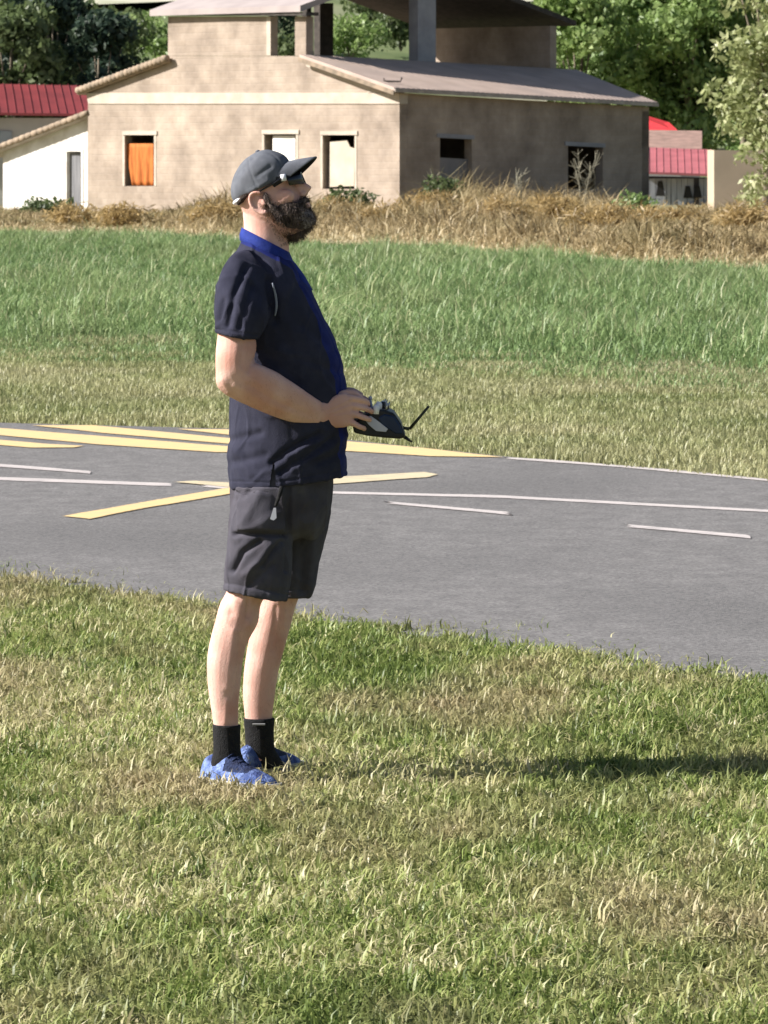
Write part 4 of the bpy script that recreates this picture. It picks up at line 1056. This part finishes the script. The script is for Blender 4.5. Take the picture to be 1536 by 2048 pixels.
# ---- shorts
Q = G()
limb(Q, [(466, 925, 662, 925, 0, .172), (463, 970, 664, 965, 0, .178), (462, 1010, 660, 1010, 0, .176), (464, 1050, 650, 1050, 0, .165), (480, 1075, 635, 1075, 0, .12)], n=44, e=.86)
limb(Q, [(470, 985, 590, 985, -.085, .095), (460, 1040, 590, 1045, -.10, .098), (456, 1090, 586, 1100, -.105, .094), (450, 1140, 582, 1155, -.108, .090), (446, 1178, 576, 1202, -.11, .086)], n=36, e=.9)
limb(Q, [(530, 985, 662, 985, .085, .095), (525, 1040, 656, 1045, .10, .098), (522, 1090, 645, 1100, .105, .094), (524, 1140, 635, 1150, .108, .088), (528, 1190, 624, 1192, .11, .084)], n=36, e=.9)
def shorts_def(co, no):
    px, py = project(co)
    d = nz(co, (10, 10, 6), 13) * .006 + nz(co, (26, 26, 14), 19) * .0025 + np.clip(1 - np.abs(nz(co, (14, 14, 8), 43)) * 7, 0, 1) * .003
    fl = [([(466, 1140), (485, 1105), (520, 1082)], 6, -.014), ([(526, 1130), (545, 1100), (564, 1084)], 6, -.011), ([(490, 1150), (520, 1120), (540, 1090)], 8, .008), ([(455, 1165), (560, 1185)], 7, -.003),
          ([(577, 975), (577, 1060), (572, 1140)], 6, -.009), ([(470, 1068), (575, 1071)], 4, -.014), ([(500, 1170), (545, 1130)], 7, -.006), ([(475, 1000), (500, 985)], 7, -.005), ([(485, 1050), (520, 990)], 9, .005),
          ([(448, 1166), (578, 1190)], 2, -.0025), ([(532, 1180), (624, 1180)], 2, -.002), ([(600, 990), (605, 1180)], 9, -.006), ([(630, 1000), (618, 1180)], 8, .005)]
    d += folds(co, no, fl)
    ins = (px > 474) & (px < 571) & (py > 975) & (py < 1063) & (no[:, 1] < -.3)
    edge = np.minimum.reduce([px - 474, 571 - px, 1063 - py]); edge = np.clip(edge / 4, 0, 1)
    d += np.where(ins, .009 * edge, 0)
    return co + no * d[:, None]
shorts = remeshed(Q, 'shorts', M_short, man, voxel=.0033, smooth_it=4, deform=shorts_def)
g = G(); g.prism([pp(547, 1016, -.2215), pp(552, 1016, -.2215), pp(553, 1036, -.2215), pp(547, 1041, -.2215), pp(540, 1038, -.2215)], (0, .004, 0)); g.build('label_tag', mat('tag_white', (.55, .55, .62), None), shorts)
g = G(); g.tube([pp(563, 974, -.208), pp(559, 990, -.216), pp(551, 1012, -.2205)], [.006, .006, .004], 8, sub=3); g.build('pull_cord', M_sock, shorts, smooth=True)
# ---- socks
for rows, dd in (([(425, 1448, 481, 1450, -.117, .041), (426, 1475, 481, 1475, -.118, .038), (426, 1505, 482, 1503, -.12, .037), (420, 1528, 492, 1528, -.122, .035), (418, 1550, 505, 1550, -.124, .030)], 0),
                 ([(487, 1436, 549, 1436, .117, .041), (490, 1470, 548, 1470, .118, .039), (490, 1500, 550, 1498, .12, .038), (485, 1520, 562, 1518, .123, .036), (485, 1535, 570, 1535, .125, .030)], 0)):
    g = G(); limb(g, rows, n=24); so_ = g.build('sock', M_sock, man, smooth=True)
g = G(); g.tube([pp(505, 1449, .0735), pp(530, 1449, .0755)], .0035, 6); g.build('sock_mark', mat('grey_mark', (.22, .22, .22), None), so_)
# ---- shoes
def shoe(px, py, dy, yaw):
    a = at(px, py, PY + dy); a.z = 0; u = Vector((math.cos(yaw), math.sin(yaw), 0)); v = Vector((-u.y, u.x, 0))
    # t along the foot (m from ankle), half width, top height
    prof = [(-.070, .018, .052), (-.066, .028, .075), (-.050, .036, .088), (-.02, .039, .096), (.02, .040, .098), (.05, .041, .088), (.09, .044, .072), (.13, .046, .058), (.165, .041, .047), (.185, .030, .038), (.193, .015, .030)]
    g = G(); rs_ = []
    for t, w, hh in cr(prof, 3):
        r = []
        for k in range(20):
            q = 2 * math.pi * k / 20; c_, s_ = math.cos(q), math.sin(q)
            yy = math.copysign(abs(c_) ** .8, c_) * w * (1 - .25 * max(0, s_)); zz = .022 + (hh - .022) * (abs(s_) ** .8) if s_ > 0 else .022 + .004 * s_
            r.append(a + u * t + v * yy + Vector((0, 0, zz)))
        rs_.append(r)
    g.rings(rs_)
    def sm(pc, pn):
        px_, py_ = project(pc); rel = (pc - np.array(a)); t = rel @ np.array(u)
        return np.where((t > .03) & (t < .12) & (pc[:, 2] > .052), 1, 0)
    s_ = remeshed(g, 'shoe', [M_shoe, M_shoed], man, voxel=.0035, smooth_it=2, matfn=sm)
    g = G(); rs_ = []
    for t, w, hh in cr(prof, 3):
        t *= 1.05; w *= 1.08; z0 = .004 + max(0, t - .12) * .12
        rs_.append([a + u * t + v * w + Vector((0, 0, .026)), a + u * t - v * w + Vector((0, 0, .026)), a + u * t - v * w * .95 + Vector((0, 0, z0)), a + u * t + v * w * .95 + Vector((0, 0, z0))])
    g.rings(rs_); g.build('sole', M_sole, s_, smooth=False)
    # laces
    g = G()
    for k in range(5):
        t = .035 + k * .018; z = .094 - k * .0085
        g.tube([a + u * t + v * .02 + Vector((0, 0, z - .006)), a + u * (t + .004) + Vector((0, 0, z + .004)), a + u * t - v * .02 + Vector((0, 0, z - .006))], .0022, 6, sub=2)
    g.build('laces', M_shoed, s_, smooth=True)
shoe(447, 1577, -.125, R(-42)); shoe(510, 1556, .125, R(55))
# ---- cap
g = G(); hrings(g, [(.044, -.083, .100, .083), (.056, -.086, .105, .086), (.078, -.080, .107, .086), (.104, -.062, .101, .079), (.125, -.038, .086, .063), (.140, -.008, .066, .041), (.146, .018, .048, .018)], n=48, sub=4)
def cap_def(co, no):
    L = Hinv(co); ang = np.arctan2(L[:, 1], L[:, 0] - .01)
    d = nz(co, (18, 18, 18), 23) * .003
    d -= .0016 * np.exp(-(np.mod(ang, np.pi / 3) - np.pi / 6) ** 2 / .002)      # panel seams
    d += folds(co, no, [([(515, 352), (540, 333)], 5, -.003), ([(500, 385), (535, 362)], 6, .003), ([(480, 345), (505, 318)], 6, -.003)])
    return co + no * d[:, None]
cap = remeshed(g, 'cap', M_cap, man, voxel=.003, smooth_it=3, deform=cap_def)
g = G(); nu, nv = 25, 9; top = []
for j in range(nv):
    for i in range(nu):
        s = -1 + 2 * i / (nu - 1); v = j / (nv - 1); an = s * R(62)
        bx = .005 + .102 * math.cos(an); by = .084 * math.sin(an)
        tx = bx - .004 + (.080 * max(0, math.cos(s * math.pi / 2)) ** .5) * v; ty = by * (1 - .16 * v)
        z = .088 - .016 * v - .034 * s * s * (.9 + .1 * v) - .004 * v * v
        top.append(Vector((tx, ty, z)))
vs = [Hv(p) for p in top] + [Hv(p - Vector((0, 0, .0035))) for p in top]; nn = nu * nv; ft_ = []; fb_ = []; fe = []
for j in range(nv - 1):
    for i in range(nu - 1):
        a = j * nu + i; ft_.append((a, a + 1, a + nu + 1, a + nu)); fb_.append((nn + a, nn + a + nu, nn + a + nu + 1, nn + a + 1))
for i in range(nu - 1):
    a = (nv - 1) * nu + i; fe.append((a, a + 1, nn + a + 1, nn + a)); fe.append((i, nn + i, nn + i + 1, i + 1))
g.add(vs, ft_ + fe, 0); g.f += [tuple(x_ for x_ in f) for f in fb_]; g.m += [1] * len(fb_)
g.build('brim', [M_cap, M_capd], cap, smooth=True)
g = G(); g.ell(H(.033, 0, .148), (.007, .007, .004), HM); g.build('button', M_cap, cap, smooth=True)
g = G(); pts = [(R(a)) for a in range(118, 244, 6)]
g.tube([H(.006 + .090 * math.cos(a), .080 * math.sin(a), .040) for a in pts], .0055, 8); g.build('strap', M_whitep, cap, smooth=True)
# ---- hair at the nape and temple
g = G(); hrings(g, [(.055, -.077, .05, .0765), (.042, -.0775, .02, .0765), (.034, -.0765, -.02, .073), (.028, -.074, -.04, .064)], n=36)
hair = remeshed(g, 'hair', mat('dark_hair', (.025, .016, .013), (.07, .05, .042), 120, rough=.9, bump=.8, bscale=200), man, voxel=.003, smooth_it=2)
# ---- beard
g = G()
hrings(g, [(-.030, .034, .102, .0665), (-.048, .014, .1015, .0655), (-.062, .012, .106, .063), (-.085, .016, .111, .056), (-.094, .026, .109, .045), (-.103, .040, .101, .034), (-.109, .054, .090, .018)], n=36, egg=.08)
for s in (-1, 1):
    g.ell(H(.050, s * .052, -.042), (.034, .0165, .032), HM)
    g.tube([H(.022, s * .0735, .028), H(.020, s * .0735, .0), H(.027, s * .068, -.032), H(.038, s * .062, -.055)], [.005, .008, .012, .017], 10, sub=3)
    g.tube([H(.106, 0, -.030), H(.104, s * .016, -.033), H(.094, s * .032, -.044), H(.085, s * .044, -.062)], [.0075, .0085, .009, .010], 10, sub=3)
g.tube([H(.060, 0, -.080), pp(586, 462, 0), pp(577, 478, 0)], [.038, .034, .018], 16, sub=3)
def beard_def(co, no):
    d = nz(co, (60, 60, 40), 31) * .0035 + nz(co, (150, 150, 90), 35) * .002
    return co + no * d[:, None]
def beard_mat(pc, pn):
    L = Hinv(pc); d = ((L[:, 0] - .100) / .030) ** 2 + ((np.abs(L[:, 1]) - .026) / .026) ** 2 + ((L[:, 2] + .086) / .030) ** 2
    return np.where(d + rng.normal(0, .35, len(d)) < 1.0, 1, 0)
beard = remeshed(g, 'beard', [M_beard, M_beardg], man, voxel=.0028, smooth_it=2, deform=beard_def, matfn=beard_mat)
# hairs standing off the beard so its edge is not clean
me = beard.data; co = np.array([v.co[:] for v in me.vertices]); no = np.array([v.normal[:] for v in me.vertices]); idx = rng.choice(len(co), 5200)
p = co[idx]; nrm = no[idx] + rng.normal(0, .45, (len(idx), 3)); nrm[:, 2] -= .9; nrm /= np.linalg.norm(nrm, axis=1)[:, None]
ln = rng.uniform(.006, .015, len(idx)); sd_ = np.cross(nrm, rng.normal(0, 1, (len(idx), 3))); sd_ /= np.linalg.norm(sd_, axis=1)[:, None]; sd_ *= .0006
V = np.stack([p - sd_, p + sd_, p + nrm * ln[:, None] + no[idx] * .003], 1).reshape(-1, 3)
hb = mesh_np('beard_hair', V, np.arange(len(V)), np.arange(len(idx)) * 3, M_beard); hb.parent = beard
me = body.data; co = np.array([v.co[:] for v in me.vertices]); no = np.array([v.normal[:] for v in me.vertices]); L = Hinv(co + np.array(origin(man)))
sel = np.where((L[:, 0] > -.005) & (L[:, 0] < .11) & (L[:, 2] < .006 - .32 * np.clip(L[:, 0], 0, .1)) & (L[:, 2] > -.125) & (np.abs(L[:, 1]) < .09))[0]
idx = sel[rng.integers(0, len(sel), 5200)]; p = co[idx] + rng.normal(0, .0012, (len(idx), 3)); nrm = no[idx] + rng.normal(0, .6, (len(idx), 3)); nrm[:, 2] -= 1.0; nrm /= np.linalg.norm(nrm, axis=1)[:, None]
ln = rng.uniform(.003, .008, len(idx)); sd_ = np.cross(nrm, rng.normal(0, 1, (len(idx), 3))); sd_ /= np.linalg.norm(sd_, axis=1)[:, None]; sd_ *= .0005
V = np.stack([p - sd_, p + sd_, p + nrm * ln[:, None] + no[idx] * .002], 1).reshape(-1, 3)
hb = mesh_np('stubble', V, np.arange(len(V)), np.arange(len(idx)) * 3, M_beard); hb.parent = beard
# ---- sunglasses
g = G(); n = 30; rs_ = []
for k in range(n):
    a = R(-46 + 92 * k / (n - 1)); x = .021 + .104 * math.cos(a); y = .080 * math.sin(a)
    ab = abs(math.degrees(a)); zt = .055 - .00008 * ab; zb = .055 - (.018 if ab < 7 else .044 - .008 * (ab / 46) ** 2)
    o_ = Vector((math.cos(a), math.sin(a), 0)) * .0028
    rs_.append([H(x, y, zt), Hv(Vector((x, y, zt)) - o_), Hv(Vector((x, y, zb)) - o_), H(x, y, zb)])
g.rings(rs_); sg = g.build('sunglasses', M_lens, man, smooth=True)
for s in (-1, 1):
    g = G(); g.tube([H(.088, s * .0625, .054), H(.084, s * .0640, .036)], [.0085, .0075], 10); g.build('hinge', M_whitep, sg, smooth=True)
    g = G(); g.tube([H(.080, s * .068, .045), H(.058, s * .0745, .041), H(.030, s * .0775, .038), H(-.008, s * .079, .034)], [.003, .0028, .0025, .002], 8, sub=2); g.build('temple', M_lens, sg, smooth=True)

# =====================================================================================================
#  TRANSMITTER
# =====================================================================================================
tr = thing('remote_control', tuple(pp(755, 850, 0)), 'black and navy handheld radio transmitter with bent antenna held at the belt by the man', 'remote control')
g = G(); prof = [(704, 848), (732, 828), (764, 818), (788, 826), (803, 848), (812, 874), (800, 878), (770, 876), (735, 872), (708, 866)]
g.prism([pp(x, y, -.092) for x, y in prof], (0, .184, 0)); case = g.build('case', M_plast, tr, bevel=.006)
g = G(); g.prism([pp(x, y, -.096) for x, y in [(768, 828), (788, 832), (800, 850), (806, 868), (792, 868), (764, 850), (756, 836)]], (0, .192, 0)); g.build('front_panel', M_navyp, tr, bevel=.004)
for s in (-1, 1):
    y0 = s * .097 if s < 0 else s * .093
    g = G(); g.prism([pp(x, y, y0) for x, y in [(726, 836), (742, 832), (760, 845), (776, 858), (772, 864), (752, 862), (738, 850)]], (0, .004, 0)); g.build('side_trim', M_silver, tr, bevel=.001)
    g = G(); q = pp(745, 822, s * .048); g.tube([q, q + Vector((-.004, 0, .010))], .022, 16); gm = g.build('gimbal', M_silver, tr, smooth=False)
    g = G(); g.tube([q, q + Vector((-.006, 0, .034))], [.0035, .003], 8); g.ell(q + Vector((-.006, 0, .036)), (.0055, .0055, .006)); g.build('stick', M_silver, gm, smooth=True)
for x, y, dy, m in ((757, 812, -.075, M_whitep), (764, 812, -.03, M_plast), (766, 812, .03, M_plast), (767, 810, .07, M_whitep), (752, 818, -.088, M_whitep)):
    q = pp(x, y, dy); g = G(); g.tube([q - Vector((0, 0, .014)), q + Vector((.001, 0, .006)), q + Vector((.002, 0, .012))], [.0095, .0095, .006], 12)
    g.build('knob', m, tr, smooth=True)
for x, y, dy in ((771, 803, -.055), (776, 806, .0), (768, 800, .055), (772, 808, -.085)):
    q = pp(x, y + 12, dy); g = G(); g.tube([q, q + Vector((.004, 0, .020))], [.0032, .0022], 8); g.build('switch', mat('steel', (.5, .5, .48), None, rough=.3, metallic=.8) if 'steel' not in MATS else MATS['steel'], tr, smooth=True)
g = G(); a, b = pp(768, 822, 0), pp(787, 832, 0)
g.prism([pp(766, 819, -.04), pp(785, 827, -.04), pp(785, 827, .04), pp(766, 819, .04)], (.002, 0, .003)); g.build('screen', mat('blue_grey_screen', (.16, .24, .42), None, rough=.15), tr)
g = G(); g.tube([pp(800, 852, .02), pp(808, 856, .02), pp(819, 858, .02)], [.0045, .0045, .005], 10); g.tube([pp(819, 858, .02), pp(838, 836, .02), pp(858, 812, .02)], [.0045, .0042, .0036], 10); g.build('antenna', mat('antenna_rubber', (.035, .042, .028), None, rough=.6), tr, smooth=True)
g = G(); g.tube([pp(806, 872, -.02), pp(824, 884, -.02)], [.006, .003], 8); g.build('lug', M_plast, tr, smooth=True)
